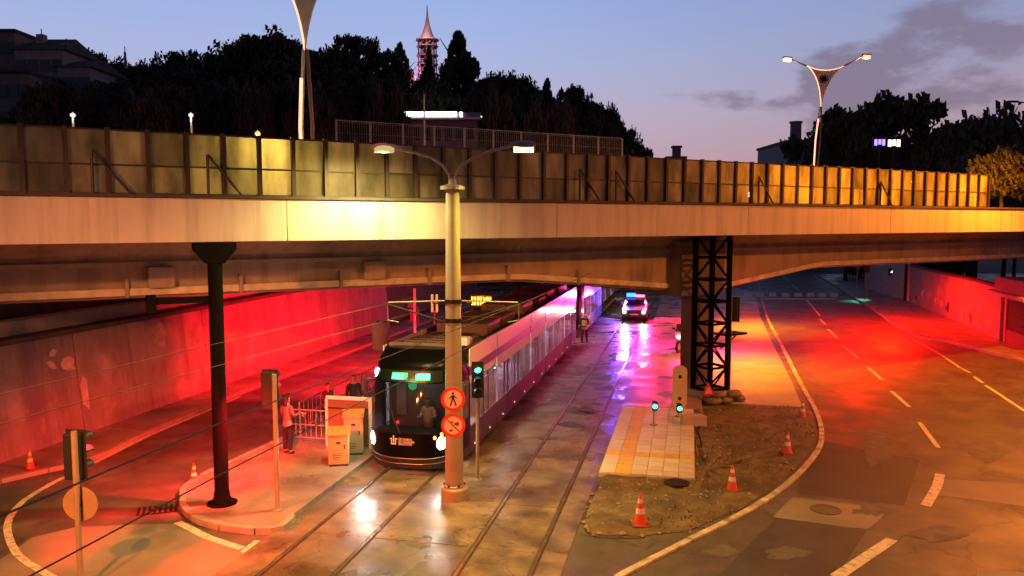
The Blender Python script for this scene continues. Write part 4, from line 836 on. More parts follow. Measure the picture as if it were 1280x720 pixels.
for ch in list(tram.children):
    if ch.type == 'MESH' and not ch.name.split('.')[0] in ('headlight', 'top_headlight', 'destination_display', 'led_character', 'indicator', 'display_glass', 'emblem', 'seat'): dup(ch, parent=tram2)
# ------------------------------------------------------------------ vehicles
car_glass = glass('car_glass', (.01, .01, .012), .25)
def make_car(name, label, loc, rz, body, police=False, van=False, cat='car', group=None, watts=0):
    c = thing(name, label, cat, loc, rz, group)             # front towards -y
    H_ = 2.0 if van else 1.48; L_ = 4.4
    belt = 1.0 if not van else 1.15
    tp = lambda y, z: 0.0 if z < .5 else .03 if z <= belt else .03 + (z - belt) * .26
    lowp = [(.05, .28), (0, .45), (.02, .68), (.12, .80), (1.05 if not van else .55, .95 if not van else 1.05), (1.15, belt), (4.05, belt + .02), (4.32, .92), (L_, .6), (L_ - .05, .28)]
    def loft(poly, hw, taper, nm, mat, par, bev=.03): return MB().yz(poly, -hw, hw, taper).build(nm, mat, par, bevel=bev)
    loft(lowp, .90, tp, 'body', body, c, .05)
    ws = 1.1 if not van else .75
    cab_ = [(ws, belt - .02), (ws + .75, H_ - .05), (ws + 1.0, H_), (3.5, H_ - .02), (4.05, belt - .02)]
    loft(cab_, .86, lambda y, z: .0 + (z - belt) * .32, 'cabin', body, c, .04)
    def P_(x, y, z): return (x, y, z)
    zt_ = H_ - .12; yt = ws + .75 - .07
    wsx = .72
    MB().add([(-wsx, ws + .04, belt + .03), (wsx, ws + .04, belt + .03), (wsx - .14, yt - .02, zt_), (-(wsx - .14), yt - .02, zt_)], [(0, 1, 2, 3)]).build('windscreen', car_glass, c)
    bpy.context.view_layer.update()
    w_ = c.children[-1]; 
    for v in w_.data.vertices: v.co.y -= .05
    for sx in (-1, 1):
        for a, b, a2, b2 in ((ws + .35, 2.15, ws + .85, 2.15), (2.25, 3.55, 2.25, 3.3)):
            x0 = .868 - .03 * .32; x1 = .868 - (zt_ - belt) * .32
            MB().add([(sx * x0, a, belt + .05), (sx * x0, b, belt + .05), (sx * x1, b2, zt_), (sx * x1, a2, zt_)], [(0, 1, 2, 3)]).build('side_window', car_glass, c)
        MB().path([(sx * .88, ws + .45, belt + .06), (sx * 1.02, ws + .42, belt + .1)], .03, 6).build('mirror', body, c)
        for y in (.82, 3.45):
            wl_ = MB().lathe([(.32, -.10), (.335, -.06), (.335, .06), (.32, .10), (.0, .10)], 20, (sx * .80, y, .32), 'x').build('wheel', rubber, c, smooth=True)
            MB().lathe([(.20, sx * .105), (.20, sx * .112), (.06, sx * .12), (.0, sx * .12)], 14, (sx * .80, y, .32), 'x').build('rim', grey_steel, wl_)
        hx = sx * .66
        MB().lathe([(.115, -.03), (.10, .02), (.0, .03)], 14, (hx, .02, .66), 'y').build('headlight', EM('car_headlight', (1, .88, .80), 10) if watts else M('headlight_off', (.6, .6, .62), .1), c)
        if watts: light('headlight_beam', 'SPOT', (hx, -.12, .66), (1, .86, .82), watts, .08, aim=(hx, -8, -.3), cone=85, blend=.8, parent=c)
        MB().lathe([(.07, -.02), (.06, .02), (.0, .02)], 10, (sx * .68, .0, .40), 'y').build('fog_lamp', sig_black, c)
    MB().bb(-.45, .45, -.012, .03, .55, .70).build('grille', sig_black, c); MB().bb(-.78, .78, -.03, .06, .26, .44).build('lower_bumper', sig_black, c, bevel=.03)
    MB().bb(-.26, .26, -.035, -.02, .45, .55).build('number_plate', white_paint, c)
    if police:
        MB().bb(-.60, .60, 1.95, 2.2, H_, H_ + .05).build('bar_base', sig_black, c)
        MB().bb(.02, .60, 1.93, 2.22, H_ + .05, H_ + .19).build('red_beacon', EM('beacon_red', (1, .05, .10), 14), c, bevel=.03); MB().bb(-.66, -.02, 1.90, 2.25, H_ + .05, H_ + .30).build('blue_beacon', EM('beacon_blue', (.012, .10, 1), 9), c, bevel=.03)
        MB().bb(-.905, -.898, 1.2, 3.9, .72, .86).build('side_stripe', purple, c); MB().bb(.898, .905, 1.2, 3.9, .72, .86).build('side_stripe', purple, c)
    return c
pc = make_car('police_car', 'police car with blue and red beacons and headlights on, driving along the empty track', T(3.95, 41.0, .03), TROT, M('car_white', (.17, .17, .18), .25, var=.03, bump=0, coat=.4), police=True, cat='police car', watts=110)
light('red_beacon_light', 'SPOT', (.75, 1.7, 1.70), (1, .015, .10), 2500, .12, aim=(1.9, -.1, 1.25), cone=150, blend=.5, parent=pc)
light('blue_beacon_light', 'SPOT', (-.75, 1.7, 1.70), (.20, .07, 1), 2200, .12, aim=(-2.1, .3, 1.5), cone=150, blend=.5, parent=pc)
make_car('parked_van', 'pale van parked beyond the end of the mural wall under the overpass', D(505, 388, 58).xy.to_3d(), TROT + .3, M('van_white', (.55, .55, .55), .35, var=.03, bump=0), van=True, cat='van')
for k, (t_, n_, rz_, lab) in enumerate(((4.6, 4.2, BA + math.pi / 2, 'car glimpsed as a glow behind the left end of the noise barrier'), (27.0, 4.0, BA - math.pi / 2, 'car glimpsed as a glow behind the middle of the noise barrier'))):
    p = B(t_, n_, 7.46); make_car('passing_car', lab, p, rz_, M('car_dark', (.08, .08, .09), .3, bump=0), cat='car', group='cars passing on the overpass', watts=60 if k == 0 else 40)
    light('glow', 'POINT', (0, -1.2, .8), (1, .22, .10), (160, 120)[k], .15, parent=bpy.data.objects['passing_car' if k == 0 else 'passing_car.001'])
# police motorcycle
mo = thing('motorcycle', 'police motorcycle with windscreen parked on the paving by the bridge pier', 'motorcycle', G(848, 441, .13), TROT - .35)
for y in (.0, 1.45):
    wl_ = MB().lathe([(.31, -.04), (.335, -.055), (.335, .055), (.31, .04)], 20, (0, y, .335), 'x').build('wheel', rubber, mo, smooth=True)
    MB().lathe([(.19, -.045), (.19, .045), (.0, .045)], 14, (0, y, .335), 'x').build('rim', grey_steel, wl_)
mw = M('moto_white', (.7, .7, .72), .25, bump=0, coat=.5)
MB().path([(0, .0, .335), (0, .18, .75), (0, .32, 1.05)], .045, 8).build('fork', grey_steel, mo); MB().yz([(.35, .35), (1.1, .35), (1.15, .65), (.35, .75)], -.18, .18).build('engine', dark_steel, mo, bevel=.04)
MB().yz([(.32, .75), (.85, .72), (.82, .98), (.42, 1.02)], -.20, .20).build('tank', mw, mo, bevel=.06); MB().yz([(.82, .78), (1.6, .82), (1.62, .92), (.84, .88)], -.17, .17).build('seat', rubber, mo, bevel=.03)
MB().yz([(-.05, .62), (.32, .55), (.40, 1.12), (.12, 1.10)], -.30, .30, lambda y, z: .08 if y < .1 else 0).build('fairing', mw, mo, bevel=.05)
MB().yz([(.10, 1.10), (.13, 1.10), (.34, 1.48), (.31, 1.48)], -.22, .22).build('windscreen', car_glass, mo)
MB().lathe([(.10, -.02), (.09, .02), (.0, .02)], 12, (0, -.04, .85), 'y').build('headlight', EM('moto_light', (.9, .6, 1), 4), mo)
MB().path([(-.38, .42, 1.06), (-.2, .36, 1.10), (.2, .36, 1.10), (.38, .42, 1.06)], .02, 6).build('handlebar', dark_steel, mo)
for sx in (-1, 1): MB().bb(sx * .36 - .13, sx * .36 + .13, 1.15, 1.65, .5, .9).build('pannier', mw, mo, bevel=.05); MB().box((sx * .42, .34, 1.22), (.16, .03, .10)).build('mirror', dark_steel, mo, bevel=.01)
MB().bb(-.25, .25, 1.5, 1.85, .92, 1.22).build('top_box', mw, mo, bevel=.05); MB().tube((-.15, .9, .35), (-.32, .95, .0), .015).build('side_stand', dark_steel, mo)
light('moto_beacon', 'POINT', (0, 1.7, 1.75), (1, .02, .17), 2900, .1, parent=mo); MB().lathe([(.05, 1.22), (.05, 1.34), (.0, 1.36)], 10, (0, 1.7, 0)).build('beacon', EM('moto_red', (1, .04, .12), 10), mo)  # red light and its beacon added to turn the paving pink

# ------------------------------------------------------------------ people
def skin(name, verts, edges, mat, parent, lvl=1, root_i=0):
    me = bpy.data.meshes.new(name); me.from_pydata([v[:3] for v in verts], edges, []); o = bpy.data.objects.new(name, me); COL.objects.link(o)
    sk = o.modifiers.new('s', 'SKIN'); sk.use_smooth_shade = True; sk.branch_smoothing = .4
    for i, v in enumerate(verts):
        d = me.skin_vertices[0].data[i]; r = v[3]; d.radius = r if isinstance(r, tuple) else (r, r); d.use_root = (i == root_i)
    sb = o.modifiers.new('b', 'SUBSURF'); sb.levels = lvl; sb.render_levels = lvl
    bpy.context.view_layer.update(); dg = bpy.context.evaluated_depsgraph_get()
    m2 = bpy.data.meshes.new_from_object(o.evaluated_get(dg)); m2.name = name; m2.materials.clear(); m2.materials.append(mat)
    bpy.data.objects.remove(o); return link(name, m2, parent)
def person(label, loc, rz, top, trousers, skin_c, hair_c, long_hair=False, arm=(0.1, .1), legs=(0, 0), vest=None, height=1.72, tilt=0.0):
    p = thing('person', label, 'person', loc, rz); k = height / 1.72     # faces -y
    V, E = [], []
    def chain(start, pts):
        prev = start
        for q in pts:
            V.append((q[0] * k, q[1] * k, q[2] * k, q[3])); E.append((prev, len(V) - 1)); prev = len(V) - 1
        return prev
    V.append((0, 0, .92 * k, (.15, .10)))
    ch_ = chain(0, [(0, .0, 1.12, (.135, .095)), (0, .01, 1.33, (.165, .105)), (0, .01, 1.44, (.09, .07))]); nk = chain(ch_, [(0, 0, 1.50, .052), (0, -.015, 1.56, (.07, .075)), (0, -.02, 1.63, (.082, .10)), (0, -.01, 1.70, (.06, .075))])
    hands = []
    for sx, (fw, bend) in ((-1, arm), (1, arm)):
        e = chain(ch_, [(sx * .17, .01, 1.42, .055), (sx * .22, .03 - fw * .3, 1.16, .042), (sx * .23, -.05 - fw - bend * .8, .95 + bend, .032), (sx * .225, -.08 - fw - bend * 1.0, .89 + bend * 1.2, (.022, .036))]); hands.append((sx, V[e]))
    for sx, lf in ((-1, legs[0]), (1, legs[1])):
        chain(0, [(sx * .09, 0, .84, .088), (sx * .10, -lf * .5 - .01, .48, .058), (sx * .105, -lf + .02, .09, .040), (sx * .105, -lf - .08, .045, (.04, .03)), (sx * .105, -lf - .16, .03, (.038, .02))])
    body = skin('body', V, E, M('skin_%d' % int(skin_c[0] * 100), skin_c, .6, var=.06, bump=0), p)
    for sx, hv in hands:                                                   # five fingers per hand, joined to one part
        mb = MB(); b = Vector(hv[:3])
        for f_, (dx, ln) in enumerate(((-.024, .072), (-.008, .082), (.008, .078), (.024, .062))):
            o_ = b + Vector((0, dx * .9, -.03)); mb.path([o_, o_ + Vector((0, -.006, -ln * .5)), o_ + Vector((-sx * .018, -.012, -ln))], [.0095, .009, .006], 6)
        mb.path([b + Vector((0, -.03, 0)), b + Vector((-sx * .01, -.055, -.03)), b + Vector((-sx * .015, -.058, -.06))], [.011, .010, .007], 6)
        mb.build('fingers', body.data.materials[0], p)
    f = MB(); f.add([(-.012 * k, -.105 * k, 1.60 * k), (.012 * k, -.105 * k, 1.60 * k), (0, -.135 * k, 1.595 * k), (0, -.11 * k, 1.64 * k)], [(0, 1, 2), (0, 2, 3), (1, 3, 2)]); f.build('nose', body.data.materials[0], p)
    for sx in (-1, 1):
        MB().lathe([(.010, -.006), (.010, .006), (.0, .008)], 8, (sx * .031 * k, -.112 * k, 1.635 * k), 'y').build('eye', sig_black, p)
        MB().box((sx * .085 * k, -.005, 1.62 * k), (.02, .035, .06)).build('ear', body.data.materials[0], p, bevel=.008)
    MB().box((0, -.108 * k, 1.565 * k), (.045, .012, .010)).build('mouth', M('lips', (.25, .08, .07), .5), p)
    hm = M('hair_%d' % int(hair_c[0] * 1000), hair_c, .7, var=.2); hv = [(0, .02 * k, 1.69 * k, (.088, .10)), (0, .03 * k, 1.735 * k, (.06, .07))]; he = [(0, 1)]
    if long_hair: hv += [(0, .07 * k, 1.58 * k, (.095, .06)), (0, .085 * k, 1.42 * k, (.10, .05))]; he += [(0, 2), (2, 3)]
    skin('hair', hv, he, hm, p)
    # jacket / shirt
    JV, JE = [(0, 0, .90 * k, (.17, .125)), (0, .0, 1.12 * k, (.16, .115)), (0, .01, 1.33 * k, (.19, .125)), (0, .01, 1.43 * k, (.10, .085))], [(0, 1), (1, 2), (2, 3)]
    for sx in (-1, 1):
        n0 = len(JV); fw, bend = arm
        JV += [(sx * .18 * k, .01, 1.41 * k, .072), (sx * .225 * k, (.03 - fw * .3) * k, 1.16 * k, .058), (sx * .23 * k, (-.045 - fw - bend * .75) * k, (.97 + bend * .95) * k, .045)]; JE += [(3, n0), (n0, n0 + 1), (n0 + 1, n0 + 2)]
    skin('jacket', JV, JE, top, p)
    TVv, TE = [(0, 0, .93 * k, (.158, .115))], []
    for sx, lf in ((-1, legs[0]), (1, legs[1])):
        n0 = len(TVv); TVv += [(sx * .09 * k, 0, .83 * k, .102), (sx * .10 * k, (-lf * .5 - .01) * k, .48 * k, .075), (sx * .105 * k, (-lf + .02) * k, .10 * k, .060)]; TE += [(0, n0), (n0, n0 + 1), (n0 + 1, n0 + 2)]
        skin('shoe', [(sx * .105 * k, (-lf + .03) * k, .05 * k, (.048, .045)), (sx * .105 * k, (-lf - .15) * k, .035 * k, (.045, .032))], [(0, 1)], sig_black, p)
    skin('trousers', TVv, TE, trousers, p)
    if vest: skin('vest', [(0, 0, .98 * k, (.182, .138)), (0, .0, 1.14 * k, (.172, .128)), (0, .01, 1.32 * k, (.198, .135)), (0, .01, 1.40 * k, (.14, .10))], [(0, 1), (1, 2), (2, 3)], vest, p)
    return p
cl_dark = M('cloth_black', (.012, .012, .014), .85, var=.3, scale=12); cl_navy = M('cloth_navy', (.012, .014, .03), .85, var=.3, scale=12); cl_grey = M('cloth_grey', (.11, .11, .125), .85, var=.15, scale=12)
person('person with long dark hair, grey top and dark trousers standing by the railings', T(-3.85, 6.5, .14), R(150), cl_grey, cl_navy, (.45, .28, .20), (.012, .009, .008), True, arm=(.12, .22))
person('person in a black jacket standing behind the platform screen', T(-3.1, 9.6, .14), R(25), cl_dark, cl_dark, (.42, .27, .20), (.015, .011, .01), arm=(.08, .1), height=1.78)
person('shorter person half hidden behind the platform screen', T(-3.75, 9.0, .14), R(60), M('cloth_maroon', (.10, .04, .05), .85), cl_dark, (.42, .27, .20), (.013, .011, .01), arm=(.1, .25), height=1.60)
person('person in dark clothes and a yellow vest walking beside the gap between the trams', T(1.95, 29.8, .02), R(-20), cl_navy, cl_dark, (.40, .26, .19), (.012, .01, .01), arm=(.1, .15), legs=(.18, -.15), vest=M('vest_yellow', (.45, .42, .05), .6), height=1.8)
dv = person('tram driver in a white shirt seated behind the windscreen', tram.matrix_world @ Vector((.25, 1.45, .35)) if False else T(.15 + .22, 5.5 + 1.42, .30), TROT, M('cloth_white', (.75, .75, .76), .8), cl_navy, (.42, .28, .21), (.012, .01, .01), arm=(.15, .25), legs=(.02, .02), height=1.60)

# ------------------------------------------------------------------ right-hand wall, kiosk and far things under the bridge
def wall_between(name, label, a, b, h, th, mats, group=None, panels=4, coping=True):
    d = (b - a); L_ = d.length; w = thing(name, label, 'wall', a, math.atan2(d.y, d.x), group)
    for k in range(panels): MB().bb(L_ * k / panels + .01, L_ * (k + 1) / panels - .01, -th / 2, th / 2, 0, h).build('wall_panel', mats, w, bevel=.02)
    if coping: MB().bb(0, L_, -th / 2 - .08, th / 2 + .08, h, h + .16).build('coping', M('coping', (.07, .065, .065)), w)
    return w
rw_mat = M('right_wall', (.34, .27, .25), .75, var=.25, scale=.7, bump=.2, dirt=((.50, .40, .30), .9, .60, .72))
rwall = wall_between('boundary_wall', 'long tall wall with faded graffiti beside the right pavement, lit red', G(1139, 377, .13), G(1253, 425, .13), 3.0, .35, rw_mat, panels=5)
wall_between('boundary_wall', 'grey panelled wall farther along the right pavement', G(1082, 361, .13), G(1134, 375, .13), 3.1, .3, M('grey_wall', (.36, .35, .35), .8, var=.2), panels=5, coping=False)
# graffiti on the wall: its local +x runs along the wall; the road side is -y
def rwp(px, py):
    a = G(1139, 377, .13); b = G(1253, 425, .13); d = ray(px, py); e = b - a
    # camera ray meets the vertical plane of the wall
    det = e.x * -d.y + e.y * d.x; t_ = (-a.x * -d.y - a.y * d.x) / det; s_ = ((a.x + e.x * t_) / d.x)
    return t_ * e.length, CAM_H + d.z * s_ - .13
yy = -.175 if (rwall.matrix_world.to_3x3() @ Vector((0, 0, 1))).z else 0
def side_sign():                                        # which local side faces the camera
    a = G(1139, 377); e = G(1253, 425) - a; nrm = Vector((-e.y, e.x, 0)); return 1 if nrm.dot(-a) > 0 else -1
sg = side_sign()
gm = [M('graffiti_pale', (.60, .46, .32), .8, var=.3, scale=3), M('graffiti_dark', (.10, .06, .07), .8), M('graffiti_orange', (.55, .30, .12), .8, var=.3)]
random.seed(11)
for k, (px, py, w_, h_, mi) in enumerate([(1156, 366, 6, 12, 0), (1164, 372, 5, 16, 2), (1172, 376, 6, 14, 0), (1180, 380, 7, 12, 2), (1194, 390, 10, 22, 2), (1206, 394, 7, 26, 0), (1217, 396, 8, 22, 1), (1228, 396, 9, 24, 2), (1238, 402, 6, 20, 0), (1148, 372, 4, 8, 1), (1188, 384, 6, 16, 1)]):
    pts = []
    for a in range(10):
        q = a * .628; rr = random.uniform(.35, 1.0); u_, z_ = rwp(px + w_ * .5 * rr * math.cos(q), py + h_ * .5 * rr * math.sin(q)); pts.append((u_, max(z_, .02)))
    MB().xz(pts, sg * .178, sg * (.181 + .001 * k)).build('graffiti', gm[mi], rwall)
u_, z_ = rwp(1200, 358); MB().xz([(u_ - .42, z_ - .32), (u_ + .42, z_ - .32), (u_, z_ + .42)], sg * .18, sg * .20).build('warning_triangle', M('triangle_yellow', (.70, .48, .06), .5), rwall)
MB().xz([(u_ - .22, z_ - .2), (u_ + .22, z_ - .2), (u_, z_ + .22)], sg * .20, sg * .205).build('triangle_face', gm[1], rwall); MB().xz([(u_ - .04, z_ - .15), (u_ + .04, z_ - .15), (u_ + .04, z_ + .08), (u_ - .04, z_ + .08)], sg * .205, sg * .21).build('exclamation_mark', MATS['triangle_yellow'], rwall)
kx = thing('kiosk', 'dark fronted kiosk with a lit flat canopy at the right edge by the wall end', 'kiosk', G(1256, 427, .13), math.atan2((G(1253, 425) - G(1139, 377)).y, (G(1253, 425) - G(1139, 377)).x))
ky = sg
for a, b, nm, mt in (((0, .25), (0, 2.75), 'corner_post', M('kiosk_red', (.40, .22, .17), .6)), ((5.0, 5.25), (0, 2.75), 'corner_post', M('kiosk_red'))): MB().bb(a[0], a[1], -.1, .3, b[0], b[1]).build(nm, mt, kx, bevel=.02)
MB().bb(.25, 5.0, -.05, .2, 0, .75).build('lower_wall', M('kiosk_brown', (.16, .10, .07), .7), kx); MB().bb(.25, 5.0, -.02, .12, .75, 2.75).build('shutter', M('kiosk_dark', (.02, .018, .018), .5), kx)
for k in range(9): MB().bb(.25, 5.0, -.05, -.02, .85 + k * .21, .93 + k * .21).build('slat', M('kiosk_dark'), kx)
MB().bb(-.5, 5.6, -1.0, 1.0, 2.75, 2.95).build('canopy', M('canopy_cream', (.55, .42, .30), .5), kx, bevel=.03)
MB().bb(-.2, 5.4, -.6, 2.6, 2.95, 3.7).build('upper_block', M('kiosk_red'), kx)
wp = thing('lamp_post', 'white post with a violet lit panel beside the far end of the red wall', 'lamp post', G(1135, 376, .13))
MB().lathe([(.16, 0), (.13, .1), (.12, 3.3), (.0, 3.3)], 12).build('post', white_paint, wp); MB().bb(-.35, -.2, -.1, .1, 0, 3.2).build('backing', dark_steel, wp)
ls = thing('lit_sign', 'small violet white lit sign box hanging at the grey wall', 'sign', D(1120, 340, 73)); MB().bb(-.65, .65, -.1, .1, -.32, .32).build('case', sig_black, ls, bevel=.02)
MB().add([(-.55, -.11, -.05), (.55, -.11, -.05), (.42, -.11, .12), (.05, -.11, .2), (-.42, -.11, .12)], [(0, 1, 2, 3, 4)]).build('lit_face', EM('sign_violet', (.75, .6, 1), 6), ls); MB().tube((0, 0, .3), (0, 0, .9), .03).build('hanger', dark_steel, ls); MB().tube((0, 0, .3), (.9, 0, .3), .03).build('hanger', dark_steel, ls)
rsn = thing('road_sign', 'small round road sign on a post at the far right pavement', 'sign', G(1071, 362, .13)); MB().tube((0, 0, 0), (0, 0, 2.6), .05).build('post', grey_steel, rsn); MB().lathe([(.36, -.03), (.36, .0), (.0, .0)], 20, (0, 0, 2.4), 'y').build('plate', M('plate_red', (.45, .12, .10), .5), rsn)
# bushes against the wall
# green signal over the road far ahead throws the green patch on the asphalt
gs = signal('traffic_signal', G(1083, 371, .13), 3.4, R(160), 2.3, 0, (.1, 1, .6), 'far traffic signal turned away whose green light falls on the asphalt', watts=0)
light('green_light', 'SPOT', (0, .5, 3.0), (.10, 1, .62), 900, .08, aim=tuple(gs.matrix_world.inverted() @ G(1070, 383)) if False else (1.0, 3.0, 0), cone=38, blend=.9, parent=gs)
# under-deck floodlight over the right path
fl = thing('floodlight', 'sodium floodlight hung under the overpass above the near part of the side path', 'floodlight', Vector((*G(926, 458).xy, 4.3)), BA)
MB().bb(0, .32, -.15, .15, -.12, .12).build('case', dark_steel, fl, bevel=.02); MB().bb(.05, .28, -.12, .12, -.135, -.12).build('lens', EM('lens_orange', (1, .42, .03), 20), fl); MB().bb(.1, .2, -.05, .05, .12, .5).build('bracket', dark_steel, fl)
light('flood', 'SPOT', (.3, 0, -.2), (1, .25, .004), 5400, .15, aim=(.6, -.3, -4.4), cone=138, blend=.8, parent=fl)

fl2 = thing('floodlight', 'second sodium floodlight fixed farther back under the overpass above the side path', 'floodlight', Vector((*G(934, 410).xy, 4.5)), BA)  # extra lamp added to carry the orange light farther along the path
MB().bb(0, .32, -.15, .15, -.12, .12).build('case', dark_steel, fl2, bevel=.02); MB().bb(.05, .28, -.12, .12, -.135, -.12).build('lens', EM('lens_orange', (1, .42, .03), 20), fl2); MB().bb(.1, .2, -.05, .05, .12, .26).build('bracket', dark_steel, fl2)
light('flood', 'SPOT', (.3, 0, -.2), (1, .24, .004), 5400, .15, aim=(.5, 0, -4.4), cone=130, blend=.8, parent=fl2)
# ------------------------------------------------------------------ trees
bark = M('bark', (.05, .04, .03), .9, var=.3, scale=6)
leafm = [M('leaf_dark', (.036, .036, .022), .8, var=.45, scale=.6, bump=0), M('leaf_mid', (.045, .044, .024), .8, var=.45, scale=.6, bump=0), M('leaf_conifer', (.016, .022, .016), .85, var=.4, scale=.7, bump=0)]
def crown_mesh(seed, kind, nclump, per, leaf):
    rr = random.Random(seed); vs, fs = [], []
    for c in range(nclump):
        if kind == 'round':
            while True:
                x, y, z = rr.uniform(-1, 1), rr.uniform(-1, 1), rr.uniform(-.75, 1)
                if x * x + y * y + z * z < 1: break
            cx_, cy_, cz_, cr_ = x * .82, y * .82, .58 + z * .36, rr.uniform(.12, .26)
        elif kind == 'cone':
            h = rr.random() ** 1.3; a = rr.random() * 6.28; r_ = (1 - h) ** .8 * .92 * math.sqrt(rr.random()) * rr.uniform(.7, 1.12) + .02
            cx_, cy_, cz_, cr_ = math.cos(a) * r_, math.sin(a) * r_, .06 + h * .9, .06 + .11 * (1 - h)
        else:
            h = rr.random(); a = rr.random() * 6.28; lay = (.55, .72, .88)[rr.randrange(3)]; r_ = math.sqrt(rr.random()) * (1.1 - abs(lay - .68) * 1.8)
            cx_, cy_, cz_, cr_ = math.cos(a) * r_, math.sin(a) * r_, lay + rr.uniform(-.05, .05), rr.uniform(.1, .18)
        for _ in range(per):
            d = Vector((rr.gauss(0, 1), rr.gauss(0, 1), rr.gauss(0, 1))).normalized() * cr_ * rr.random() ** .4
            p = Vector((cx_ + d.x, cy_ + d.y, cz_ + d.z * .55)); s_ = leaf * rr.uniform(.6, 1.3)
            a = Vector((rr.gauss(0, 1), rr.gauss(0, 1), rr.gauss(0, 1))).normalized(); b = a.orthogonal().normalized(); c2 = a.cross(b)
            k = len(vs); vs += [p + b * s_, p + c2 * s_ * .6, p - b * s_, p - c2 * s_ * .6]; fs.append((k, k + 1, k + 2, k + 3))
    return vs, fs
CROWN = {}
for key, args, mt in (('a', (1, 'round', 150, 70, .045), 0), ('b', (2, 'round', 130, 80, .046), 1), ('c', (3, 'cone', 170, 60, .04), 2), ('d', (4, 'layer', 80, 90, .04), 0), ('e', (5, 'round', 170, 60, .04), 0)):
    v_, f_ = crown_mesh(*args); me = bpy.data.meshes.new('crown'); me.from_pydata(v_, [], f_); me.materials.append(leafm[mt]); CROWN[key] = me
TRUNK = {}
def trunk_mesh(seed):
    rr = random.Random(seed); mb = MB(); mb.path([(0, 0, -.06), (.01, .01, .2), (.02, 0, .42), (0, .02, .7)], [.035, .026, .02, .008], 7)
    for k in range(5):
        a = k * 1.3 + rr.random(); h = .25 + .09 * k; mb.path([(.01, 0, h), (math.cos(a) * .22, math.sin(a) * .22, h + .14), (math.cos(a) * .48, math.sin(a) * .48, h + .26)], [.016, .010, .004], 5)
    return mb.mesh('trunk', bark)
TRUNK = [trunk_mesh(1), trunk_mesh(2)]
def tree(px, ptop, Y, zb, wpx, key, label, group, rz=0, name='tree'):
    "tree standing at depth Y whose top shows at row ptop"
    top = D(px, ptop, Y); h = top.z - zb; t_ = thing(name, label, 'tree', (top.x, Y, zb), rz, group)
    tr = link('trunk', TRUNK[len(label) % 2], t_); r_ = wpx / 2 / FOC * Y; tr.scale = (r_ * 1.5, r_ * 1.5, h)
    ch_ = min(h, max(r_ * (2.6 if key == 'c' else 1.9), h * .8)); cr_ = link('crown', CROWN[key], t_); cr_.scale = (r_, r_, ch_); cr_.location = (0, 0, h - ch_)
    return t_
# hill terrain on the far side
def crest(x):
    pts = [(-160, 25), (-70, 23), (-50, 19), (-34, 23), (-10, 21), (0, 18), (6, 15.5), (14, 10), (20, 5), (26, .5), (400, .3)]
    for (a, ha), (b, hb) in zip(pts, pts[1:]):
        if a <= x <= b: return ha + (hb - ha) * (x - a) / (b - a)
    return 0
def hill(x, y):
    ys = 84 if x > -10 else 84 - min(18, (-10 - x) * .9); s_ = min(1, max(0, (y - ys) / 38)); s_ = s_ * s_ * (3 - 2 * s_)
    return crest(x * 115 / max(y, 115)) * s_ - .3 + (3.2 * min(1, max(0, (-14 - x) / 6)) if y < 70 else 3.2 * min(1, max(0, (-14 - x) / 6)) * (1 - s_)) * (1 if y > 60 else 1)
hm_ = MB(); gx = [-170 + 5 * i for i in range(60)]; gy = [60 + 5 * j for j in range(40)]
hm_.add([(x, y, hill(x, y) if y > 60 or x < -14 else -.3) for y in gy for x in gx], [(j * 60 + i, j * 60 + i + 1, (j + 1) * 60 + i + 1, (j + 1) * 60 + i) for j in range(39) for i in range(59)])
hm_.build('hill', M('hill_ground', (.020, .018, .012), .95, var=.4, scale=.15, bump=.3, fine=2), kind='structure', smooth=True)
HT = 'dark trees on the hill behind the overpass'
sky_trees = [(152, 74, 60, 'a'), (196, 78, 60, 'e'), (232, 62, 72, 'a'), (284, 57, 80, 'b'), (332, 36, 84, 'a'), (378, 66, 60, 'e'), (412, 58, 66, 'b'), (446, 47, 52, 'd'), (474, 64, 40, 'd'), (500, 52, 40, 'c'), (573, 38, 78, 'c'), (612, 92, 52, 'a'), (640, 92, 58, 'e'), (684, 97, 34, 'c'), (664, 108, 50, 'a'), (712, 108, 34, 'd'), (732, 116, 44, 'a'), (756, 132, 40, 'e'), (778, 154, 38, 'a'), (796, 172, 34, 'b'), (246, 90, 70, 'e'), (350, 76, 74, 'b'), (540, 96, 46, 'a'), (480, 92, 60, 'a'), (590, 112, 50, 'b'), (700, 128, 52, 'b'), (120, 64, 50, 'e'), (88, 60, 40, 'a'), (172, 98, 60, 'b'), (424, 84, 70, 'a'), (745, 142, 50, 'b'), (812, 186, 24, 'a')]
desc = {'a': 'broad dark tree', 'b': 'dense rounded tree', 'c': 'pointed conifer', 'd': 'thin layered tree', 'e': 'bushy low crowned tree'}
where = ['above the left houses', 'right of the left houses', 'first in the tall clump left of the tall lamp', 'second in the clump left of the tall lamp', 'highest in the clump just left of the tall lamp', 'directly behind the tall lamp stem', 'just right of the tall lamp', 'with an airy top between the tall lamp and the spire', 'with sparse layers left of the spire', 'beside the left of the lit spire', 'tall and dark on the right of the lit spire', 'first on the slope right of the big conifer', 'second on the slope right of the big conifer', 'standing alone as a small point on the right slope', 'in the saddle of the right slope', 'with a ragged top on the right slope', 'halfway down the right slope', 'below the halfway of the right slope', 'low on the right slope', 'near the foot of the right slope', 'lower in front of the left clump', 'lower in front of the highest clump', 'low to the right of the lit spire', 'low to the left of the lit spire', 'low in front of the big conifer', 'lower in the middle of the right slope', 'on the roofline of the left houses', 'behind the left houses', 'lower down beside the left houses', 'lower to the right of the tall lamp', 'lower in the right slope mass', 'last at the foot of the right slope']
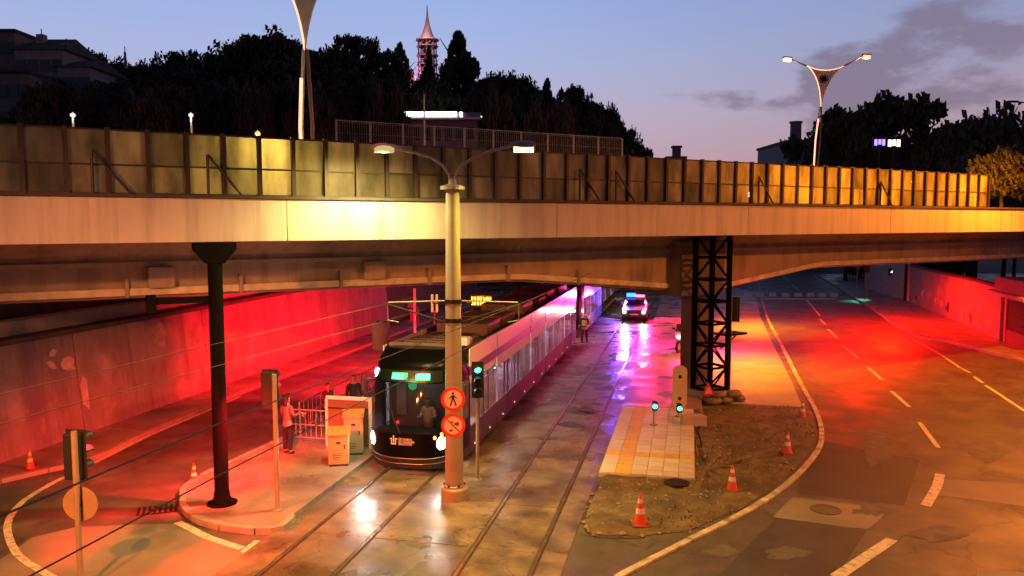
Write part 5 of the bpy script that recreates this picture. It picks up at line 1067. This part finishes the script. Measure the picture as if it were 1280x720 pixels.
for k, ((px, pt, w_, key), wh) in enumerate(zip(sky_trees, where)):
    Y = 118 if k < 20 or k in (26, 27, 31) else 108; x = (px - 640) / 1000 * Y; tree(px, pt, Y, hill(x, Y) - .3, w_ * 1.4, key, desc[key] + ' ' + wh, HT, k * 1.7, 'conifer' if key == 'c' else 'tree')
random.seed(5); low = []
for k in range(34):                                    # the slope below the skyline
    px = 10 + k * 23.6; Y = random.choice([78, 84, 90, 96]); x = (px - 640) / 1000 * Y; zb = hill(x, Y)
    sk = min([abs(px - q[0]) * .8 + q[1] for q in sky_trees] + [999]); pt = max(sk + 14, 98) + random.uniform(0, 14)
    if px > 700: pt = max(pt, 150 + (px - 700) * .5)
    if 500 < px < 606: continue
    kd = random.choice('abe'); t_ = tree(px, pt, Y, min(zb, D(px, pt, Y).z - 4), random.uniform(52, 80), kd, '', 'dark trees low on the slope behind the barrier', k * 2.1)
    t_['label'] = {'a': 'broad', 'b': 'dense rounded', 'e': 'bushy'}[kd] + ' dark tree low on the slope ' + ('under the left houses' if px < 150 else 'between the left houses and the tall lamp' if px < 300 else 'around the foot of the tall lamp' if px < 420 else 'left of the lit pavilion' if px < 505 else 'right of the lit pavilion' if px < 700 else 'at the right foot of the hill')
tree(536, 57, 112, hill(-11, 112) - .3, 34, 'c', 'slim tree silhouetted right in front of the pink lit spire', None, 1.0)
tree(1256, 186, 41, 7.46, 96, 'b', 'orange lit bushy tree on the overpass where the noise barrier ends', None, 2.0)
RT = 'trees rising right of the forked lamp'
for k, (px, pt, w_, Y, key, lab) in enumerate(((1092, 126, 128, 96, 'd', 'wide layered tree right of the forked lamp, carrying two small lit signs in front'), (1064, 150, 70, 92, 'a', 'lower round tree close to the right of the forked lamp'), (1130, 168, 70, 92, 'b', 'lower rounded tree between the two big right trees'), (1222, 139, 128, 88, 'a', 'big round tree near the right edge behind the barrier end'), (1180, 176, 60, 84, 'e', 'bushy tree before the big round tree at right'), (1262, 168, 80, 84, 'e', 'bushy tree cut by the right edge of the view'), (1225, 190, 90, 76, 'b', 'orange lit tree where the barrier ends'), (1275, 205, 70, 76, 'a', 'orange lit tree at the right edge above the edge beam'))):
    tree(px, pt, Y, 0, w_ * 1.6, 'e' if key == 'a' else key, lab, RT, k)

# ------------------------------------------------------------------ things on the skyline
def block(name, label, px0, px1, ptop, Y, zb, depth, mat, cat='house', roof=None, rz=0, win=(3, 4)):
    a, b = D(px0, ptop, Y), D(px1, ptop, Y); w = b.x - a.x; h = a.z - zb; t_ = thing(name, label, cat, ((a.x + b.x) / 2, Y, zb), rz)
    MB().bb(-w / 2, w / 2, 0, depth, 0, h).build('wall', mat, t_)
    if roof: MB().add([(-w / 2 - .4, -.4, h), (w / 2 + .4, -.4, h), (w / 2 + .4, depth + .4, h), (-w / 2 - .4, depth + .4, h), (-w / 2 + w * .12, depth / 2, h + roof), (w / 2 - w * .12, depth / 2, h + roof)], [(0, 1, 5, 4), (1, 2, 5), (2, 3, 4, 5), (3, 0, 4), (3, 2, 1, 0)]).build('roof', M('roof_tiles', (.05, .035, .03), .85, var=.3), t_)
    else: MB().bb(-w / 2 - .2, w / 2 + .2, -.2, depth + .2, h, h + .35).build('roof', M('roof_tiles', (.05, .035, .03), .85), t_)
    r_, c_ = win
    for i in range(r_):
        for j in range(c_):
            x = -w / 2 + w * (j + .5) / c_; z = h - 1.9 - i * 3.0
            if z > .5:
                f_ = MB().bb(x - .62, x + .62, -.10, -.003, z - .75, z + .75).build('window', M('window_frame', (.10, .09, .09), .6), t_); MB().bb(x - .52, x + .52, -.13, -.10, z - .65, z + .65).build('pane', M('pane_dark', (.015, .015, .02), .15), f_)
    return t_
hw_ = M('house_wall', (.24, .22, .22), .8, var=.15); hw2 = M('house_wall_brown', (.18, .13, .12), .8, var=.15)
block('house', 'dark house with flat terrace roof at the upper left edge of the skyline', -40, 18, 40, 100, 14, 10, hw2); block('house', 'grey house with hipped roof and chimney on the left skyline', 18, 78, 62, 98, 14, 9, hw_, roof=2.2)
block('house', 'long grey house stepping down the hill beside the trees at left', 72, 112, 84, 97, 12, 9, hw_, roof=1.6, win=(2, 3)); block('house', 'lower brown house behind the left end of the barrier', -30, 36, 92, 92, 8, 5, hw2, win=(2, 5))
for px, Y, pb, pt_, lab in ((53, 98, 56, 36, 'thin chimney with aerial on the hipped roof at left'), (84, 97, 66, 48, 'square chimney on the stepped house at left'), (157, 110, 76, 58, 'thin aerial mast rising above the trees at left')):
    a, b = D(px, pb + 10, Y + 3), D(px, pt_, Y + 3); ch = thing('chimney', lab, 'chimney', a); w_ = .12 if 'mast' in lab else .45
    MB().bb(-w_, w_, -w_, w_, 0, (b.z - a.z) * .75).build('stack', hw_, ch); MB().tube((0, 0, (b.z - a.z) * .7), (0, 0, b.z - a.z), .06).build('aerial', dark_steel, ch)
# right skyline
rb_ = block('building', 'pale building with a round chimney behind the forked lamp', 984, 1036, 178, 118, 0, 14, M('far_wall', (.16, .14, .15), .8), cat='building', win=(3, 3))
cp = D(995, 152, 121); ch = thing('chimney', 'stout chimney on the building behind the forked lamp', 'chimney', (cp.x, 121, cp.z - 4.2)); MB().lathe([(.85, 0), (.8, 3.9), (.95, 3.95), (.95, 4.2), (.0, 4.2)], 14).build('stack', M('far_wall'), ch); MB().bb(-1.5, 1.5, -1.2, 1.2, 0, 1.4).build('base', M('far_wall'), ch)
tb_ = D(847, 182, 118); ch = thing('roof_tower', 'tiny dark roof with a chimney just above the barrier right of the hill', 'building', (tb_.x, 118, tb_.z - 2.2)); MB().bb(-1.7, 1.2, -1, 3, -14, .6).build('wall', hw2, ch); MB().bb(-.6, .5, 0, 1, .6, 1.9).build('chimney', hw2, ch); MB().bb(-.75, .65, -.15, 1.15, 1.9, 2.2).build('chimney_cap', hw2, ch)
# hilltop pavilion with light band, and the pink lit spire
pv = thing('pavilion', 'low hilltop building with a glowing white roof edge under the spire', 'building', (D(552, 150, 104).x, 104, D(552, 150, 104).z)); s_ = 104 / 1000.
MB().bb(-4.2, 4.6, 0, 6, -4.5, .0).build('wall', M('pavilion_wall', (.20, .19, .20), .7, var=.15), pv); MB().bb(-5.2, 5.4, -.8, 6.5, .0, .25).build('roof', white_paint, pv)
lb = EM('pavilion_glow', (1, .96, .97), 5)
MB().bb(-4.6, 2.0, -.86, -.80, .30, .95).build('light_band', lb, pv); MB().add([(2.4, -.8, .95), (5.4, 1.0, .55), (5.4, 1.0, .25), (2.4, -.8, .30)], [(0, 1, 2, 3)]).build('light_band', lb, pv); MB().bb(-5.2, -4.8, -.86, -.8, .05, .3).build('light_band', lb, pv)
MB().bb(-4.0, 5.0, -.6, 6, .25, .9).build('roof_step', M('pavilion_wall'), pv)
for k in range(6): MB().bb(-3.8 + k * 1.4, -2.9 + k * 1.4, -.08, -.003, -2.6, -.9).build('window', M('pane_dark', (.015, .015, .02), .15), pv)
sp = thing('spire_tower', 'slender lattice tower with pointed spire lit pink on the hilltop', 'tower', (D(535, 138, 120).x, 120, D(535, 138, 120).z - .5)); k_ = .120
z0_ = .5; zr = (138 - 50) * k_; ztop = (138 - 8) * k_
pk = M('spire_pink', (.62, .42, .46), .5)
for j in range(8):
    a = j * math.pi / 4; MB().path([(1.45 * math.cos(a), 1.45 * math.sin(a), 0), (1.25 * math.cos(a), 1.25 * math.sin(a), zr)], .09, 5).build('column', pk, sp)
for q in range(8):
    z_ = .4 + q * zr / 8
    MB().lathe([(1.62, z_), (1.62, z_ + .16), (1.40, z_ + .16), (1.40, z_)], 8).build('ring', pk, sp)
    if q < 8:
        for j in range(0, 8, 1):
            a, b = j * math.pi / 4, (j + 1) * math.pi / 4; MB().path([(1.5 * math.cos(a), 1.5 * math.sin(a), z_), (1.48 * math.cos(b), 1.48 * math.sin(b), z_ + zr / 8)], .05, 4).build('lattice_bar', pk, sp)
MB().lathe([(.7, 0), (.65, zr), (.0, zr)], 10).build('core', M('spire_core', (.30, .16, .20), .7), sp)
MB().lathe([(1.75, zr), (1.75, zr + .15), (1.15, zr + .3), (.78, zr + 1.0), (.42, zr + 2.1), (.16, zr + 3.4), (.05, ztop), (.0, ztop)], 12).build('spire', pk, sp, smooth=True)
for a, z_, w in ((.6, .6, 260), (-.9, zr * .45, 200), (2.2, zr * .55, 120), (-.4, zr + .9, 110), (-2.4, zr + .9, 60)): light('spire_light', 'POINT', (3.0 * math.cos(a - 1.2), 3.0 * math.sin(a - 1.2), z_), (1, .22, .42) if z_ < zr else (1, .62, .55), w * 2.2, .2, parent=sp)
# mesh fence behind the barrier
fe = thing('mesh_fence', 'pale posted wire fence standing behind the middle of the noise barrier', 'fence', (0, 0, 0))
fa, fb = D(420, 150, 46), D(778, 173, 56); fz = 7.2
for k in range(11):
    p = fa.lerp(fb, k / 10); MB().bb(p.x - .045, p.x + .045, p.y - .045, p.y + .045, fz, p.z).build('post', grey_steel, fe)
    if k < 10:
        q = fa.lerp(fb, (k + 1) / 10); MB().tube(p, q, .03, n=5).build('rail', grey_steel, fe)
        mb = MB(); hh = p.z - fz - .1
        for j in range(14): c_ = p.lerp(q, (j + .5) / 14); mb.tube((c_.x, c_.y, c_.z - hh), (c_.x, c_.y, c_.z - .02), .009, n=3)
        for j in range(9): d_ = Vector((0, 0, -.1 - j * hh / 9)); mb.tube(p + d_, q + d_, .009, n=3)
        mb.build('wire_mesh', grey_steel, fe)
tl_ = thing('tall_post', 'tall thin grey post standing behind the fence below the spire', 'post', (D(530, 120, 46).x, 46, 7.4)); MB().lathe([(.06, 0), (.05, D(530, 118, 46).z - 7.4), (.0, D(530, 118, 46).z - 7.4)], 8).build('post', grey_steel, tl_); MB().box((0, -.1, D(530, 118, 46).z - 7.4), (.2, .5, .08)).build('lamp_head', dark_steel, tl_)
# little lamps behind the barrier
for px, py, n_, col, w, lab in ((325, 166, 1.4, (1, .80, .22), 420, 'small lamp just above the barrier with a yellow glow'), (243, 143, 6.0, (.85, .95, .8), 8, 'small white lamp on a post above the barrier at left'), (97, 143, 6.0, (1, .95, .85), 4, 'tiny white lamp in the dark above the left barrier')):
    t_ = tB(px, n_); b = B(t_, n_, 7.46); d = ray(px, py); zl = CAM_H + d.z * (b.y / d.y)
    o = thing('small_lamp', lab, 'lamp', b, 0, 'small lamps behind the barrier'); h_ = zl - 7.46
    MB().tube((0, 0, 0), (0, 0, h_ - .08), .03).build('post', grey_steel, o); MB().lathe([(.03, h_ - .08), (.07, h_ - .05), (.07, h_ + .01), (.02, h_ + .04), (.0, h_ + .07)], 10).build('globe', EM('globe_glow_%d' % px, col, .9), o)
    light('lamp_light', 'POINT', (0, -.14, h_ - (.12 if px != 325 else .55)), col, w, .08, parent=o)
dl_ = [(B(tB(px, 3.0), 3.0, 9.8), w) for px, w in ((925, 700), (1030, 700), (1140, 700))]  # unseen lamps added to make the right part of the barrier glow golden
for k, (p, w) in enumerate(dl_):
    o = thing('deck_lamp', ['sodium lamp on the deck behind the barrier left of the forked lamp', 'sodium lamp on the deck behind the barrier just right of the forked lamp', 'sodium lamp on the deck behind the right end of the barrier'][k], 'lamp', (p.x, p.y, 7.46)); h_ = 1.45
    MB().tube((0, 0, 0), (0, 0, h_ - .1), .04).build('post', grey_steel, o); MB().bb(-.2, .2, -.12, .12, h_ - .1, h_).build('lamp_head', dark_steel, o, bevel=.02); MB().bb(-.15, .15, -.08, .08, h_ - .115, h_ - .1).build('lens', EM('lens_orange', (1, .42, .03), 20), o)
    light('lamp_light', 'POINT', (0, -.16, h_ - .25), (1, .33, .012), 3000, .12, parent=o)
# forked lamps
def fork_lamp(px, Y, zb, z_joint, z_ring, label, tilt, emit):
    x = (px - 640) / 1000 * Y; o = thing('forked_lamp', label, 'street lamp', (x, Y, zb), 0, 'white forked lamps on the overpass')
    o.rotation_euler = (0, tilt, 0); hj = z_joint - zb; hr = z_ring - zb; dh = hr - hj
    grey = M('fork_paint', (.50, .42, .42), .45, var=.1); led_ = EM('fork_led', (1, .42, .24), emit); dk = M('fork_dark', (.10, .05, .045), .5)
    zlo = max(0, hj - 4.2)
    if zlo > 0: MB().lathe([(.16, 0), (.14, zlo + .2), (.0, zlo + .2)], 10).build('pole', dk, o)
    for sx in (-1, 1):
        pts = [(sx * .13, 0, zlo), (sx * .17, 0, zlo + (hj - zlo) * .45), (sx * .10, 0, hj - .85), (sx * .05, 0, hj)]
        MB().path(pts, .06, 8).build('stem', grey if sx < 0 else dk, o, smooth=True)
        if sx < 0: MB().path([(p[0] - .02, -.075, p[2]) for p in pts[:3]], .05, 6).build('led_strip', led_, o)
    Lx, Rx, zt_ = -1.2, 1.35, hr + .85
    def q2(a, b, c, n=10): return [tuple((1 - i / n) ** 2 * a[j] + 2 * (i / n) * (1 - i / n) * b[j] + (i / n) ** 2 * c[j] for j in (0, 1)) for i in range(n + 1)]
    left = q2((0, hj), (-.22, hr + .25), (Lx, zt_)); top_ = q2((Lx, zt_), (.05, hr + .32), (Rx, zt_ + .1)); right = q2((Rx, zt_ + .1), (.25, hr + .25), (0, hj))
    MB().xz(left + top_[1:] + right[1:-1], -.05, .05).build('fork_panel', grey, o)
    for nm, ln, mt in (('led_edge', left, led_), ('edge', right, grey), ('led_edge', top_, led_)): MB().path([(a, -.055, b) for a, b in ln], .03, 6).build(nm, mt, o)
    MB().lathe([(.30, -.10), (.30, -.05), (.0, -.05)], 24, (.02, 0, hr), 'y').build('emblem_disc', M('emblem_dark', (.03, .02, .02), .4), o); MB().lathe([(.24, -.108), (.24, -.10), (.19, -.10), (.19, -.108)], 24, (.02, 0, hr), 'y').build('emblem_ring', M('emblem_ring', (.25, .18, .17), .4), o)
    MB().xz([(.02 - .05, hr - .12), (.02 + .05, hr - .12), (.02 + .09, hr + .02), (.02, hr + .13), (.02 - .09, hr + .02)], -.108, -.10).build('emblem_mark', M('emblem_ring'), o)
    for sx, tx, tz, ex, ez, col, w in ((-1, Lx, zt_, -2.35, hr + 1.28, (1, .72, .42), 60), (1, Rx, zt_ + .1, 2.65, hr + 1.75, (1, .45, .22), 120)):
        MB().path([(tx * .85, 0, tz - .12), (tx, 0, tz + .0), ((tx + ex) / 2, 0, (tz + ez) / 2 - .02), (ex, 0, ez)], [.05, .06, .05, .04], 8).build('lamp_arm', dk, o)
        hd = MB().box((ex + sx * .2, 0, ez + .06), (.62, .26, .10)).build('lamp_head', dk, o, bevel=.03); MB().bb(ex + sx * .2 - .24, ex + sx * .2 + .24, -.15, .15, ez - .20, ez + .01).build('lens', EM('fork_lens_%d' % sx, ((1, .55, .22), (1, .30, .10))[sx > 0], (3.2, 2.6)[sx > 0]), hd)
        light('lamp_light', 'POINT', (ex + sx * .2, -.1, ez - .3), col, w * (1 if Y < 40 else 4), .1, parent=o)
    return o
fork_lamp(387, 25, 7.46, 12.2, 14.0, 'near forked lamp with glowing stem standing behind the left barrier', 0, 2.2)
fork_lamp(1013, 56, 7.46, 14.85, 16.7, 'far forked lamp with both heads lit and a round emblem', R(3), 1.6)
for px, py, w_, h_, col, lab in ((1100, 178, .55, .5, (.16, .10, 1), 'small violet lit sign in front of the wide right tree'), (1118, 179, .62, .55, (1, .62, .45), 'small warm white lit sign in front of the wide right tree')):
    p = D(px, py, 80); o = thing('lit_sign', lab, 'sign', (p.x, p.y, 0)); MB().tube((0, .1, 0), (0, .1, p.z - h_), .06).build('post', dark_steel, o); MB().bb(-w_ * 1.3, w_ * 1.3, 0, .15, p.z - h_, p.z + h_).build('case', sig_black, o)
    for k in range(3): MB().bb(-w_ + k * w_ * .7, -w_ + k * w_ * .7 + w_ * .5, -.03, 0, p.z - h_ * .6 + .1 * (k % 2), p.z + h_ * .6).build('lit_letter', EM('sign_%d' % px, col, 5), o)
ea = thing('street_lamp', 'bare dark lamp arm reaching in from the right edge of the sky', 'street lamp', (D(1330, 140, 60).x, 60, 7.4)); za = D(1266, 127, 60).z - 7.4; dx = D(1266, 127, 60).x - D(1330, 140, 60).x
MB().lathe([(.12, 0), (.08, za + .2), (.0, za + .2)], 10).build('pole', dark_steel, ea); MB().path([(0, 0, za - .3), (dx * .5, 0, za - .15), (dx, 0, za)], .05, 6).build('arm', dark_steel, ea); MB().box((dx, 0, za), (.8, .25, .14)).build('lamp_head', dark_steel, ea, bevel=.03)
# far dark mass under the bridge so the road does not run to nothing
for k in range(22):
    px = 470 + k * 34; Y = 100 + (k % 3) * 9
    if 930 < px < 1075: Y = 150
    kd = 'abe'[k % 3]; x = (px - 640) / 1000 * Y
    t_ = thing('tree', {'a': 'broad', 'b': 'dense rounded', 'e': 'bushy'}[kd] + ' dark street tree beyond the overpass, ' + ('left of the trams' if px < 640 else 'over the far end of the tracks' if px < 900 else 'above the far crossing' if px < 1080 else 'behind the red wall on the right'), 'tree', (x, Y, hill(x, Y) if x < 26 else 0), k, 'dark street trees beyond the overpass'); h_ = 7.5
    tr = link('trunk', TRUNK[k % 2], t_); tr.scale = (h_,) * 3; c_ = link('crown', CROWN[kd], t_); c_.scale = (3.6, 3.6, h_ * 1.35); c_.location = (0, 0, -h_ * .33)
